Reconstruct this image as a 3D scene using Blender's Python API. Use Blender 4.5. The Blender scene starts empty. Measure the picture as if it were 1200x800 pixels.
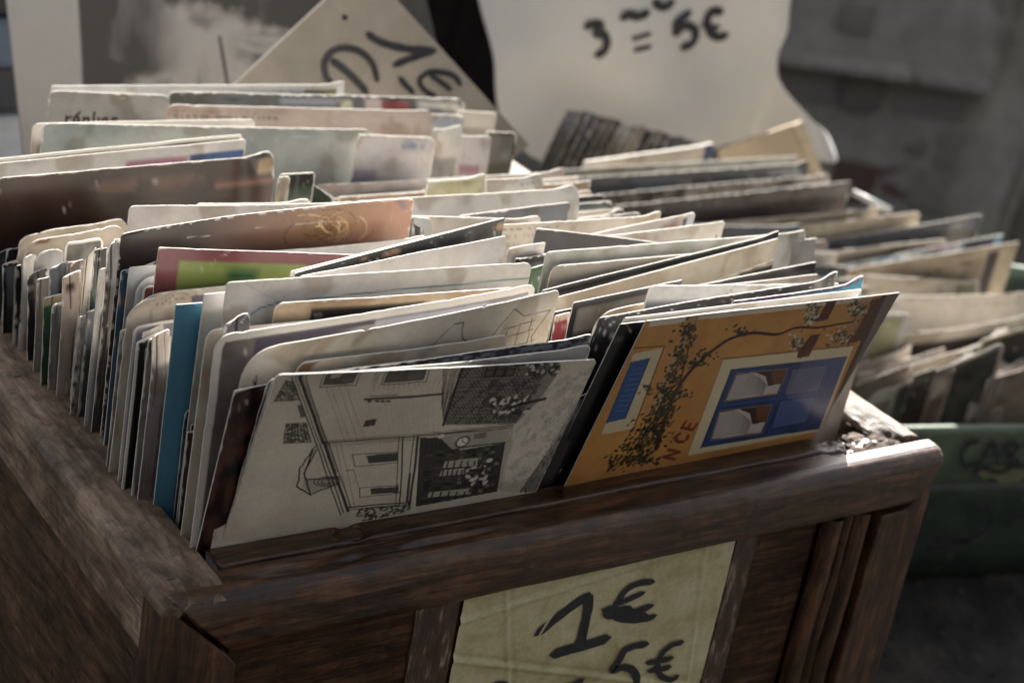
import bpy, bmesh, math, random
import numpy as np
from mathutils import Vector, Matrix
R = math.radians
scene = bpy.context.scene
COL = scene.collection

# ------------------------------------------------------------------ camera, sky, sun, exposure
FPX, YAW, PITCH, ROLL = 2243.2, 0.657023, 0.431252, 0.181775      # focal length in pixels of a 1200 px frame
CAM = np.array([-0.2400937, -0.4677749, 0.3511409])
cyw, syw, cp, sp = math.cos(YAW), math.sin(YAW), math.cos(PITCH), math.sin(PITCH)
FWD = np.array([syw*cp, cyw*cp, -sp]); r0 = np.array([cyw, -syw, 0.0]); u0_ = np.cross(r0, FWD)
RGT = r0*math.cos(ROLL)+u0_*math.sin(ROLL); UPV = -r0*math.sin(ROLL)+u0_*math.cos(ROLL)
cam_d = bpy.data.cameras.new('camera'); cam = bpy.data.objects.new('camera', cam_d); COL.objects.link(cam)
cam.matrix_world = Matrix(((RGT[0], UPV[0], -FWD[0], CAM[0]), (RGT[1], UPV[1], -FWD[1], CAM[1]),
                           (RGT[2], UPV[2], -FWD[2], CAM[2]), (0, 0, 0, 1)))
cam_d.sensor_width = 36.0; cam_d.lens = FPX/1200*36.0; cam_d.clip_start = 0.02; cam_d.clip_end = 200
cam_d.dof.use_dof = True; cam_d.dof.focus_distance = 0.69; cam_d.dof.aperture_fstop = 12.0
cam_d.dof.aperture_blades = 7
scene.camera = cam

SUN_EL = R(33); SUN_DIR = Vector((0.65*math.cos(SUN_EL), 0.76*math.cos(SUN_EL), math.sin(SUN_EL))).normalized()
world = bpy.data.worlds.new('World'); scene.world = world; world.use_nodes = True
wn = world.node_tree; wn.nodes.clear()
sky = wn.nodes.new('ShaderNodeTexSky'); sky.sky_type = 'NISHITA'; sky.sun_disc = False
sky.sun_elevation = SUN_EL; sky.sun_rotation = math.atan2(SUN_DIR.x, SUN_DIR.y); sky.dust_density = 3.0; sky.ozone_density = 1.0
hsv = wn.nodes.new('ShaderNodeHueSaturation'); hsv.inputs['Saturation'].default_value = 0.28
bg = wn.nodes.new('ShaderNodeBackground'); bg.inputs[1].default_value = 0.062
wo = wn.nodes.new('ShaderNodeOutputWorld')
wn.links.new(sky.outputs[0], hsv.inputs['Color']); wn.links.new(hsv.outputs[0], bg.inputs[0]); wn.links.new(bg.outputs[0], wo.inputs[0])
sun_d = bpy.data.lights.new('sun', 'SUN'); sun = bpy.data.objects.new('sun', sun_d); COL.objects.link(sun)
sun_d.energy = 5.0; sun_d.angle = R(0.6); sun_d.color = (1.0, 0.94, 0.87)
sun.rotation_euler = SUN_DIR.to_track_quat('Z', 'Y').to_euler()
scene.view_settings.view_transform = 'Standard'; scene.view_settings.look = 'None'
scene.view_settings.gamma = 1.0; scene.view_settings.use_curve_mapping = False
scene.view_settings.exposure = 1.72
scene.cycles.use_denoising = True
scene.cycles.max_bounces = 6

rng = np.random.RandomState(7)
rnd = random.Random(5)

# ------------------------------------------------------------------ helpers
def back(px, py, Y):
    d = FWD+RGT*(px-600)/FPX-UPV*(py-400)/FPX
    return CAM+d*((Y-CAM[1])/d[1])
def backplane(px, py, P, n):
    d = FWD+RGT*(px-600)/FPX-UPV*(py-400)/FPX
    return CAM+d*(((np.array(P)-CAM)@n)/(d@n))
def proj(P):
    d = np.asarray(P)-CAM; z = d@FWD
    return np.array([600+FPX*(d@RGT)/z, 400-FPX*(d@UPV)/z])
def lin(c):
    if isinstance(c, str): c = [int(c[i:i+2], 16)/255 for i in (0, 2, 4)]
    c = np.array(c[:3], float)
    return np.where(c <= 0.04045, c/12.92, ((c+0.055)/1.055)**2.4)
_tabs = {}
def vnoise(x, y, seed=0, octv=3, gain=0.5):
    """value noise on numpy arrays, about 0..1"""
    tot = 0; amp = 1; nrm = 0; x = np.asarray(x, float); y = np.asarray(y, float)
    for o in range(octv):
        k = seed*7+o
        if k not in _tabs: _tabs[k] = np.random.RandomState(k+11).rand(64, 64)
        T = _tabs[k]; xi = np.floor(x).astype(int); yi = np.floor(y).astype(int); fx = x-xi; fy = y-yi
        fx = fx*fx*(3-2*fx); fy = fy*fy*(3-2*fy)
        a = T[xi % 64, yi % 64]; b = T[(xi+1) % 64, yi % 64]; c = T[xi % 64, (yi+1) % 64]; d = T[(xi+1) % 64, (yi+1) % 64]
        tot = tot+amp*((a*(1-fx)+b*fx)*(1-fy)+(c*(1-fx)+d*fx)*fy); nrm += amp
        amp *= gain; x = x*2.03+5.3; y = y*2.03+1.7
    return tot/nrm
def link(name, me, parent=None, mats=()):
    o = bpy.data.objects.new(name, me); COL.objects.link(o)
    for m in mats: me.materials.append(m)
    if parent is not None: o.parent = parent
    return o
def tag(o, label=None, cat=None, group=None, kind=None):
    if label: o['label'] = label
    if cat: o['category'] = cat
    if group: o['group'] = group
    if kind: o['kind'] = kind
    return o
def empty(name, loc=(0, 0, 0)):
    o = bpy.data.objects.new(name, None); COL.objects.link(o); o.location = loc; o.empty_display_size = 0.02
    return o
def mesh_np(name, V, F, smooth=True, midx=None, colors=None):
    me = bpy.data.meshes.new(name); V = np.asarray(V, np.float32); F = np.asarray(F, np.int32)
    me.vertices.add(len(V)); me.vertices.foreach_set('co', V.ravel())
    k = F.shape[1]
    me.loops.add(F.size); me.loops.foreach_set('vertex_index', F.ravel())
    me.polygons.add(len(F)); me.polygons.foreach_set('loop_start', np.arange(0, F.size, k, dtype=np.int32))
    if midx is not None: me.polygons.foreach_set('material_index', np.asarray(midx, np.int32))
    me.polygons.foreach_set('use_smooth', np.full(len(F), smooth, bool))
    if colors is not None:
        a = me.color_attributes.new('print', 'FLOAT_COLOR', 'POINT')
        c4 = np.ones((len(V), 4), np.float32); c4[:, :3] = colors; a.data.foreach_set('color', c4.ravel())
    me.update(calc_edges=True); me.validate()
    return me
def grid_faces(nr, nc, off=0, flip=False):
    i = np.arange(nr-1)[:, None]*nc+np.arange(nc-1)[None, :]; i = i.ravel()+off
    f = np.stack([i, i+nc, i+nc+1, i+1], 1)
    return f[:, ::-1] if flip else f
def box_bm(bm, c, s, bev=0.0):
    r = bmesh.ops.create_cube(bm, size=1.0)['verts']
    for v in r: v.co = Vector((v.co.x*s[0]+c[0], v.co.y*s[1]+c[1], v.co.z*s[2]+c[2]))
    if bev:
        es = list({e for v in r for e in v.link_edges})
        bmesh.ops.bevel(bm, geom=es, offset=bev, segments=2, affect='EDGES', profile=0.7)
def bm_obj(name, bm, mat, parent=None, smooth=False):
    me = bpy.data.meshes.new(name); bm.to_mesh(me); bm.free()
    if smooth: me.polygons.foreach_set('use_smooth', np.ones(len(me.polygons), bool))
    return link(name, me, parent, [mat])

# ------------------------------------------------------------------ materials
def newmat(name):
    m = bpy.data.materials.new(name); m.use_nodes = True; nt = m.node_tree; nt.nodes.clear()
    out = nt.nodes.new('ShaderNodeOutputMaterial'); b = nt.nodes.new('ShaderNodeBsdfPrincipled')
    nt.links.new(b.outputs[0], out.inputs[0]); return m, nt, b
def nd(nt, t, **kw):
    n = nt.nodes.new(t)
    for k, v in kw.items(): setattr(n, k, v)
    return n
def noise(nt, scale, detail=5, rough=0.6, vec=None, dist=0.0):
    n = nd(nt, 'ShaderNodeTexNoise'); n.inputs['Scale'].default_value = scale; n.inputs['Detail'].default_value = detail
    n.inputs['Roughness'].default_value = rough; n.inputs['Distortion'].default_value = dist
    if vec is not None: nt.links.new(vec, n.inputs['Vector'])
    return n
def ramp(nt, fac, stops):
    r = nd(nt, 'ShaderNodeValToRGB'); e = r.color_ramp.elements
    while len(e) < len(stops): e.new(0.5)
    for k, (p, c) in enumerate(stops):
        e[k].position = p; e[k].color = (*c, 1) if not np.isscalar(c) else (c, c, c, 1)
    nt.links.new(fac, r.inputs[0]); return r
def coords(nt, scale=(1, 1, 1), loc=(0, 0, 0)):
    t = nd(nt, 'ShaderNodeTexCoord'); m = nd(nt, 'ShaderNodeMapping'); m.inputs['Scale'].default_value = scale
    m.inputs['Location'].default_value = loc; nt.links.new(t.outputs['Object'], m.inputs['Vector']); return m.outputs[0]
def mix(nt, fac, a, b, mode='MIX'):
    m = nd(nt, 'ShaderNodeMix', data_type='RGBA', blend_type=mode)
    for s, v in ((m.inputs[0], fac), (m.inputs[6], a), (m.inputs[7], b)):
        if isinstance(v, (int, float)): s.default_value = v
        elif isinstance(v, (tuple, list, np.ndarray)): s.default_value = (*v[:3], 1)
        else: nt.links.new(v, s)
    return m.outputs[2]
def bump(nt, b, h, strength, dist):
    n = nd(nt, 'ShaderNodeBump'); n.inputs['Strength'].default_value = strength; n.inputs['Distance'].default_value = dist
    nt.links.new(h, n.inputs['Height']); nt.links.new(n.outputs[0], b.inputs['Normal'])

def wood(name, axis, tones, rough=(0.28, 0.6), seed=0.0, grain=1.0, scuff=(0.16, 0.12, 0.09), an=7, pore=0.5, bs=0.45, fgm=0.6, wv=0.55):
    m, nt, b = newmat(name)
    st = [30, 30, 30]; st[axis] = 30/an
    v = coords(nt, tuple(s*grain for s in st), (seed, seed*1.7, seed*0.6))
    g = noise(nt, 6.0, 8, 0.65, v, 0.6)
    st2 = [150, 150, 150]; st2[axis] = 150/(an*2)
    v2 = coords(nt, tuple(st2), (seed, 0, 0)); g2 = noise(nt, 6.0, 4, 0.6, v2)
    c1 = ramp(nt, g.outputs[0], [(0.3, tones[0]), (0.48, tones[1]), (0.62, tones[2]), (0.8, tones[1])]).outputs[0]
    pores = ramp(nt, g2.outputs[0], [(0.38, 0.35), (0.52, 1.0)]).outputs[0]
    c2 = mix(nt, pore, c1, pores, 'MULTIPLY')
    big = noise(nt, 26, 5, 0.6, coords(nt, (1, 1, 1), (seed, 1, 2)))
    blotch = ramp(nt, big.outputs[0], [(0.32, 0.45), (0.62, 1.15)]).outputs[0]
    c3 = mix(nt, 0.8, c2, blotch, 'MULTIPLY')
    sc = noise(nt, 130, 6, 0.7, coords(nt, (1, 1, 1), (3, seed, 2)), 0.4)
    sm = ramp(nt, sc.outputs[0], [(0.63, 0.0), (0.72, 0.55)]).outputs[0]
    c4 = mix(nt, sm, c3, scuff)
    nt.links.new(c4, b.inputs['Base Color'])
    sf = [420, 420, 420]; sf[axis] = 420/(an*3.2); fg = noise(nt, 2.6, 6, 0.75, coords(nt, tuple(sf), (seed, 2, 7)), 0.5)
    c4 = mix(nt, fgm, c4, ramp(nt, fg.outputs[0], [(0.36, 0.25), (0.47, 0.85), (0.60, 1.15), (0.70, 1.9)]).outputs[0], 'MULTIPLY')
    wm = [46, 46, 46]; wm[axis] = 3.2; wt = nd(nt, 'ShaderNodeTexWave', wave_type='BANDS', bands_direction='DIAGONAL'); nt.links.new(coords(nt, tuple(wm), (seed, 3, seed)), wt.inputs['Vector'])
    wt.inputs['Scale'].default_value = 1.6; wt.inputs['Distortion'].default_value = 7.0; wt.inputs['Detail'].default_value = 5.0; wt.inputs['Detail Scale'].default_value = 1.4; wt.inputs['Detail Roughness'].default_value = 0.65
    c4 = mix(nt, wv, c4, ramp(nt, wt.outputs['Fac'], [(0.0, 0.38), (0.22, 0.9), (0.75, 1.12), (1.0, 0.7)]).outputs[0], 'MULTIPLY')
    ss = [60, 60, 60]; ss[axis] = 9; sr = noise(nt, 9, 3, 0.5, coords(nt, (37, 61, 53), (seed, 9, 1)), 1.2)
    dt = noise(nt, 900, 2, 0.6, coords(nt)); c4 = mix(nt, ramp(nt, dt.outputs[0], [(0.70, 0.0), (0.74, 0.6)]).outputs[0], c4, scuff)
    c4 = mix(nt, ramp(nt, sr.outputs[0], [(0.492, 0.0), (0.50, 0.35), (0.508, 0.0)]).outputs[0], c4, scuff)
    md_ = noise(nt, 75, 6, 0.72, coords(nt, (1, 1, 1), (seed, 5, 2)), 0.8)
    c4 = mix(nt, 0.75, c4, ramp(nt, md_.outputs[0], [(0.34, 0.35), (0.5, 0.9), (0.66, 1.3)]).outputs[0], 'MULTIPLY')
    sx = [24, 24, 24]; sx[axis] = 110; cs = noise(nt, 3.0, 3, 0.5, coords(nt, tuple(sx), (1, seed, 4)), 0.3)
    c4 = mix(nt, ramp(nt, cs.outputs[0], [(0.285, 0.8), (0.31, 0.0)]).outputs[0], c4, (0.006, 0.004, 0.003))
    nt.links.new(c4, b.inputs['Base Color'])
    b.inputs['Specular IOR Level'].default_value = 0.42 if rough[0] < 0.35 else 0.16
    rr = nd(nt, 'ShaderNodeMapRange'); rr.inputs[1].default_value = 0.3; rr.inputs[2].default_value = 0.7
    rr.inputs[3].default_value = rough[0]; rr.inputs[4].default_value = rough[1]
    nt.links.new(big.outputs[0], rr.inputs[0]); nt.links.new(rr.outputs[0], b.inputs['Roughness'])
    ad = nd(nt, 'ShaderNodeMath', operation='ADD'); nt.links.new(g2.outputs[0], ad.inputs[0]); nt.links.new(g.outputs[0], ad.inputs[1])
    ad2 = nd(nt, 'ShaderNodeMath', operation='ADD'); nt.links.new(ad.outputs[0], ad2.inputs[0]); nt.links.new(fg.outputs[0], ad2.inputs[1])
    bump(nt, b, ad2.outputs[0], bs, 0.0009)
    return m
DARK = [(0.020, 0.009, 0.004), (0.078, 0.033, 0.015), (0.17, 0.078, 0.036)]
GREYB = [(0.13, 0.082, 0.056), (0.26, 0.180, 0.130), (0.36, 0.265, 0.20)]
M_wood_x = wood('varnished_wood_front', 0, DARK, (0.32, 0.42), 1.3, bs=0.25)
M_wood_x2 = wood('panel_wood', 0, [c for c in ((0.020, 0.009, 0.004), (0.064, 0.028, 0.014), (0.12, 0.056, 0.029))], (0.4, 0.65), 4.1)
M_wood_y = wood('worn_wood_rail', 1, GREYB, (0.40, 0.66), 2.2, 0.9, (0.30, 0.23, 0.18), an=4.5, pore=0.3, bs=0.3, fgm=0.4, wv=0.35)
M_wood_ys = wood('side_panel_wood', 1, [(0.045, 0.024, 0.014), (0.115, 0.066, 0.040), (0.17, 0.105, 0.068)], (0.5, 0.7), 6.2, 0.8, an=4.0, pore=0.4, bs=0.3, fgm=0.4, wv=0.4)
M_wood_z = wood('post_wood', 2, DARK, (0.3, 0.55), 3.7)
M_wood_end = wood('broken_wood', 0, [(0.03, 0.018, 0.012), (0.08, 0.05, 0.034), (0.16, 0.11, 0.08)], (0.6, 0.85), 5.0, 1.6, (0.3, 0.23, 0.17))

def printmat(name, rough, spec=0.5, grime=0.35, bumpd=0.00025):
    m, nt, b = newmat(name)
    a = nd(nt, 'ShaderNodeAttribute', attribute_name='print')
    n1 = noise(nt, 60, 6, 0.65, coords(nt)); g1 = ramp(nt, n1.outputs[0], [(0.35, 0.72), (0.6, 1.0)]).outputs[0]
    c = mix(nt, grime, a.outputs['Color'], g1, 'MULTIPLY')
    n2 = noise(nt, 700, 3, 0.7, coords(nt)); sp_ = ramp(nt, n2.outputs[0], [(0.70, 0.0), (0.76, 0.5)]).outputs[0]
    c = mix(nt, sp_, c, (0.42, 0.38, 0.33))
    nt.links.new(c, b.inputs['Base Color']); b.inputs['Roughness'].default_value = rough
    b.inputs['Specular IOR Level'].default_value = spec
    n3 = noise(nt, 45, 4, 0.5, coords(nt)); bump(nt, b, n3.outputs[0], 0.6, bumpd*3)
    return m
M_gloss = printmat('glossy_card_print', 0.28, 0.5, 0.25)
M_matte = printmat('matte_card_print', 0.62, 0.35, 0.5)
def paper(name, col, rough=0.75, var=0.25, scale=120):
    m, nt, b = newmat(name); n = noise(nt, scale, 5, 0.65, coords(nt)); col = np.array(col)
    c = ramp(nt, n.outputs[0], [(0.3, tuple(col*(1-var))), (0.65, tuple(col))]).outputs[0]
    nt.links.new(c, b.inputs['Base Color']); b.inputs['Roughness'].default_value = rough
    bump(nt, b, n.outputs[0], 0.4, 0.0004); return m
M_edge = paper('worn_white_card_edge', (0.74, 0.71, 0.65), 0.85, 0.35, 500)
M_back = paper('card_back_paper', (0.60, 0.57, 0.51), 0.8, 0.2)
M_ink = newmat('black_marker_ink')[0]
_b = M_ink.node_tree.nodes['Principled BSDF']; _b.inputs['Base Color'].default_value = (0.012, 0.012, 0.016, 1); _b.inputs['Roughness'].default_value = 0.5
_n = noise(M_ink.node_tree, 300, 3, 0.6, coords(M_ink.node_tree))
_r = ramp(M_ink.node_tree, _n.outputs[0], [(0.35, (0.008, 0.008, 0.011)), (0.7, (0.025, 0.025, 0.03))])
M_ink.node_tree.links.new(_r.outputs[0], _b.inputs['Base Color'])

# ------------------------------------------------------------------ the wooden box
BW, BL, BH = 0.36, 0.365, 0.25         # width, length, height; the rail tops are z = 0
bx = empty('wooden_box', (BW/2, BL/2, -BH))
tag(bx, 'dark worn wooden box packed with postcards, yellow price label on its front', 'box')
def child(o): o.parent = bx; o.matrix_parent_inverse = Matrix.Translation(-bx.location); return o
def sweep(name, prof, axis, a0, a1, step, disp, mat, ends=None):
    """closed 2D profile swept along an axis; disp(along, across, z) -> (d_across, d_z)"""
    P = []
    for (p, q) in zip(prof, prof[1:]+prof[:1]):
        n = max(1, int(math.hypot(q[0]-p[0], q[1]-p[1])/0.0008))
        for k in range(n): P.append((p[0]+(q[0]-p[0])*k/n, p[1]+(q[1]-p[1])*k/n))
    P = np.array(P); n = max(2, int((a1-a0)/step)); t = np.linspace(0, 1, n)
    A0, A1 = ends(P) if ends else (np.full(len(P), a0), np.full(len(P), a1))
    AL = A0[None, :]+(A1-A0)[None, :]*t[:, None]
    AC = np.repeat(P[:, 0][None], n, 0); Z = np.repeat(P[:, 1][None], n, 0)
    dA, dZ = disp(AL, AC, Z); AC = AC+dA; Z = Z+dZ
    V = np.stack([AL, AC, Z], -1) if axis == 0 else np.stack([AC, AL, Z], -1)
    m = len(P); V = V.reshape(-1, 3); F = []
    i = np.arange(n-1)[:, None]*m; j = np.arange(m)[None, :]; jn = (j+1) % m
    F = np.stack([(i+j).ravel(), (i+jn).ravel(), (i+m+jn).ravel(), (i+m+j).ravel()], 1)
    me = bpy.data.meshes.new(name)
    caps = [list(range(m)), list(range((n-1)*m, n*m))]
    me.from_pydata(V.tolist(), [], F.tolist()+caps); me.polygons.foreach_set('use_smooth', np.array([True]*len(F)+[False]*2))
    me.update()
    bm = bmesh.new(); bm.from_mesh(me); bmesh.ops.recalc_face_normals(bm, faces=bm.faces); bm.to_mesh(me); bm.free()
    return child(link(name, me, None, [mat]))

KX = backplane(420, 632, (0, 0, 0), np.array([0, 0, 1.0]))[0]; KY = 0.0194
def disp_front(al, ac, z):
    top = np.clip((z+0.006)/0.006, 0, 1)
    n = vnoise(al*60, ac*900+3, 3, 3); big = vnoise(al*18, ac*60+z*60, 5, 3)
    split = np.exp(-((al-0.075)/0.05)**2)*np.exp(-((ac-0.006)/0.005)**2)          # torn grain near the left corner
    d = -split*top*0.0060*np.clip(np.abs(vnoise(al*30+ac*90, ac*520, 9, 3)-0.15)*1.6-0.15, 0, 1)
    rr = np.hypot((al-KX)/1.25, ac-KY); d = d-0.0020*np.exp(-((rr-0.0048)/0.0007)**2)*top*(ac > 0.0125)-0.0005*(rr < 0.0046)*top
    d = d-(0.0004*n+0.0009*(big-0.5))*top*np.clip((0.305-al)/0.05, 0.12, 1)
    rt = np.clip((al-0.300)/0.02, 0, 1)*np.clip((ac-0.0085)/0.003, 0, 1)*top       # broken away corner at the right
    d = d-rt*(0.0044+0.0050*(vnoise(al*330, ac*330, 12, 4)-0.5))
    dy = -0.0009*(big-0.5)+0.0005*(vnoise(al*150, z*300, 8, 3)-0.5)
    return dy, d+0.0006*(vnoise(al*35, ac*10, 4, 2)-0.5)*(z < -0.015)
prof = [(0.0255, -0.028), (0.0255, -0.0012), (0.0245, 0.0), (0.0140, 0.0003), (0.0136, -0.0020), (0.0128, -0.0020), (0.0124, -0.0004), (0.0035, -0.0004),
        (0.0008, -0.0012), (-0.0014, -0.0032), (-0.0026, -0.0062), (-0.0028, -0.011), (-0.0012, -0.0225), (0.0005, -0.0258), (0.0058, -0.0268), (0.014, -0.028)]
def ends_front(P):
    dep = np.clip(-P[:, 1], 0, 0.03); inner = P[:, 0] > 0.0125
    a0 = np.where(inner, 0.0268, 0.0030+0.95*dep); a0 = np.where(P[:, 0] < 0.0125, a0, 0.0268)
    a1 = np.where(P[:, 0] > 0.0125, BW-0.0215, BW-0.0010-0.55*np.clip(dep-0.006, 0, 1))
    return a0, a1
M_wood_x.node_tree.nodes['Principled BSDF'].inputs['Coat Weight'].default_value = 0.3; M_wood_x.node_tree.nodes['Principled BSDF'].inputs['Coat Roughness'].default_value = 0.36
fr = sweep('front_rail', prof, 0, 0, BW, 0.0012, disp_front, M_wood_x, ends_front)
fr['label'] = 'front rail with rounded varnished edge, knot and splintered left end'

def disp_side(al, ac, z):
    top = np.clip((z+0.006)/0.006, 0, 1); fe = np.clip((0.010-al)/0.012, 0, 1)
    d = -0.0010*vnoise(al*40, ac*300, 14, 4)*top-0.0030*fe**2*top*(0.4+vnoise(al*300, ac*300, 15, 3))
    d = d-0.0014*np.exp(-((al-0.112-ac*0.35)/0.0006)**2)*top*0.5
    return 0.0012*(vnoise(al*30, z*80, 16, 3)-0.5), d
lp = [(0.0248, -0.03), (0.0248, -0.002), (0.0238, 0.0), (0.004, 0.0), (0.0012, -0.001), (0.0, -0.0035), (0.0, -0.012), (0.0018, -0.014), (0.0018, -0.03)]
def ends_left(P): return np.where(P[:, 1] < -0.016, 0.0145, np.where(P[:, 1] < -0.0045, 0.0004, -0.0022)+0.0016*vnoise(P[:, 0]*400, P[:, 1]*200, 2, 3)), np.full(len(P), BL)
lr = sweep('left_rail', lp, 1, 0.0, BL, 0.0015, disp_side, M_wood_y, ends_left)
lr['label'] = 'worn greyish left rail with frayed end grain'
def disp_right(al, ac, z):
    top = np.clip((z+0.006)/0.006, 0, 1); k = np.clip((0.045-al)/0.03, 0, 1)*np.clip((0.3505-ac)/0.004, 0, 1)
    d = -k*top*(0.0030+0.0060*(vnoise(al*240, ac*300, 22, 4)-0.35))-0.0010*vnoise(al*90, ac*300, 24, 4)*top
    return 0.001*(vnoise(al*40, z*80, 26, 3)-0.5), d
rp = [(x_, z_) for x_, z_ in ((BW-0.022, -0.03), (BW-0.022, -0.002), (BW-0.021, 0.0), (BW-0.006, 0.0), (BW-0.002, -0.0012), (BW, -0.004), (BW, -0.03))]
def ends_right(P): return np.where(P[:, 0] > BW-0.0215, 0.0132, 0.0262)*1.0, np.full(len(P), BL)
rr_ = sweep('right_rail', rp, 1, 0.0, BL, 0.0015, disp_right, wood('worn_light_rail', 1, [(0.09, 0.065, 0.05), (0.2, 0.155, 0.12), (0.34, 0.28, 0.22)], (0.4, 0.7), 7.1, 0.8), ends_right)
rr_['label'] = 'right rail in paler wood than the front rail'  # pale wood tones set for the whole right rail
bm = bmesh.new(); box_bm(bm, (BW/2, BL-0.006, -0.006), (BW-0.05, 0.012, 0.012), 0.001); child(bm_obj('back_rail', bm, M_wood_x))
def panel(name, c, s, mat, lab=None, bev=0.0006):
    bm = bmesh.new(); box_bm(bm, c, s, bev); o = child(bm_obj(name, bm, mat))
    if lab: o['label'] = lab
    return o
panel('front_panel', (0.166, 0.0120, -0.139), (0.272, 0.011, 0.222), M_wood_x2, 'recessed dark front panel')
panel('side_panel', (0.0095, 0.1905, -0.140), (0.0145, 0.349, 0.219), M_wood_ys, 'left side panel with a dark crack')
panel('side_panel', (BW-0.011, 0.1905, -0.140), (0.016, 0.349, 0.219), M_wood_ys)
panel('back_panel', (BW/2, BL-0.006, -0.131), (BW-0.052, 0.010, 0.236), M_wood_x2)
panel('bottom_board', (BW/2, BL/2, -0.2455), (BW-0.04, BL-0.05, 0.008), M_wood_x2)
# the crack in the side panel
bm = bmesh.new(); c0 = backplane(137, 742, (0.0021, 0, 0), np.array([1.0, 0, 0])); c1 = backplane(162, 782, (0.0021, 0, 0), np.array([1.0, 0, 0]))
mid = (c0+c1)/2; vs = [bm.verts.new((0.0018, *(q[1:]))) for q in (c0, mid+np.array([0, 0.0022, 0.0006]), c1, mid-np.array([0, 0.0022, 0.0006]))]
bm.faces.new(vs); child(bm_obj('crack', bm, M_ink))
# posts: the left one has a mitred top, the right one is fluted
def post(name, poly, y0, y1, mat, lab=None, bev=0.0012):
    bm = bmesh.new(); vs = [bm.verts.new((x, y0, z)) for x, z in poly]; f = bm.faces.new(vs)
    e = bmesh.ops.extrude_face_region(bm, geom=[f]); bmesh.ops.translate(bm, verts=[v for v in e['geom'] if isinstance(v, bmesh.types.BMVert)], vec=(0, y1-y0, 0))
    bmesh.ops.recalc_face_normals(bm, faces=bm.faces)
    bmesh.ops.bevel(bm, geom=list(bm.edges), offset=bev, segments=3, affect='EDGES', profile=0.6)
    o = child(bm_obj(name, bm, mat, smooth=False))
    if lab: o['label'] = lab
    return o
post('corner_post', [(0.0, -0.0055), (0.0022, -0.0042), (0.0052, -0.0060), (0.0262, -0.0268), (0.0292, -0.0305), (0.0292, -BH), (0.0, -BH)], -0.0014, 0.0145, M_wood_z, 'left corner post with mitred top')
post('corner_post', [(BW-0.028, -0.0290), (BW-0.0125, -0.0285), (BW-0.0005, -0.0100), (BW-0.0005, -BH), (BW-0.028, -BH)], -0.0008, 0.0145, M_wood_z, 'right corner post beside the fluting', 0.0016)
for k, (xa, wd) in enumerate(((0.3040, 0.0095), (0.3145, 0.0055), (0.3212, 0.0090))):
    bm = bmesh.new(); n = 9
    pr = [(xa+wd*0.5-wd*0.5*math.cos(math.pi*i/(n-1)), 0.0062-0.0062*math.sin(math.pi*i/(n-1))*(1.0, 0.7, 0.9)[k]) for i in range(n)]
    rows = []
    for z in np.linspace(-0.0275, -BH, 60):
        rows.append([bm.verts.new((x+0.0004*math.sin(z*90+k), y+0.0008*(float(vnoise(z*120, x*900, 31+k, 3))-0.5), z)) for x, y in pr])
    for a, b in zip(rows, rows[1:]):
        for i in range(n-1): bm.faces.new((a[i], b[i], b[i+1], a[i+1])).smooth = True
    bmesh.ops.recalc_face_normals(bm, faces=bm.faces); child(bm_obj('fluted_strip', bm, M_wood_z, smooth=True))
# rubble of splintered wood in the broken corner
bm = bmesh.new()
for k in range(70):
    x = 0.322+rnd.random()*0.028; y = 0.012+rnd.random()*0.030
    if x < 0.338 and y > 0.026: continue
    s = 0.0008+rnd.random()*0.0022; q = bmesh.ops.create_icosphere(bm, subdivisions=1, radius=s)['verts']
    for v in q: v.co = Vector((v.co.x*(1+rnd.random())+x, v.co.y*(0.7+rnd.random())+y, v.co.z*0.6*(0.6+rnd.random()*0.8)-0.0042))
o = child(bm_obj('wood_splinters', bm, M_wood_end)); o['kind'] = 'stuff'
for (qx, qy) in ((945, 583), (1068, 556)):      # nail heads on the front rail
    p = back(qx, qy, -0.0022); bm = bmesh.new(); bmesh.ops.create_cone(bm, cap_ends=True, segments=14, radius1=0.0015, radius2=0.0011, depth=0.0012, matrix=Matrix.Translation(Vector(p))@Matrix.Rotation(R(90), 4, 'X'))
    child(bm_obj('nail_head', bm, M_wood_end))

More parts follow.
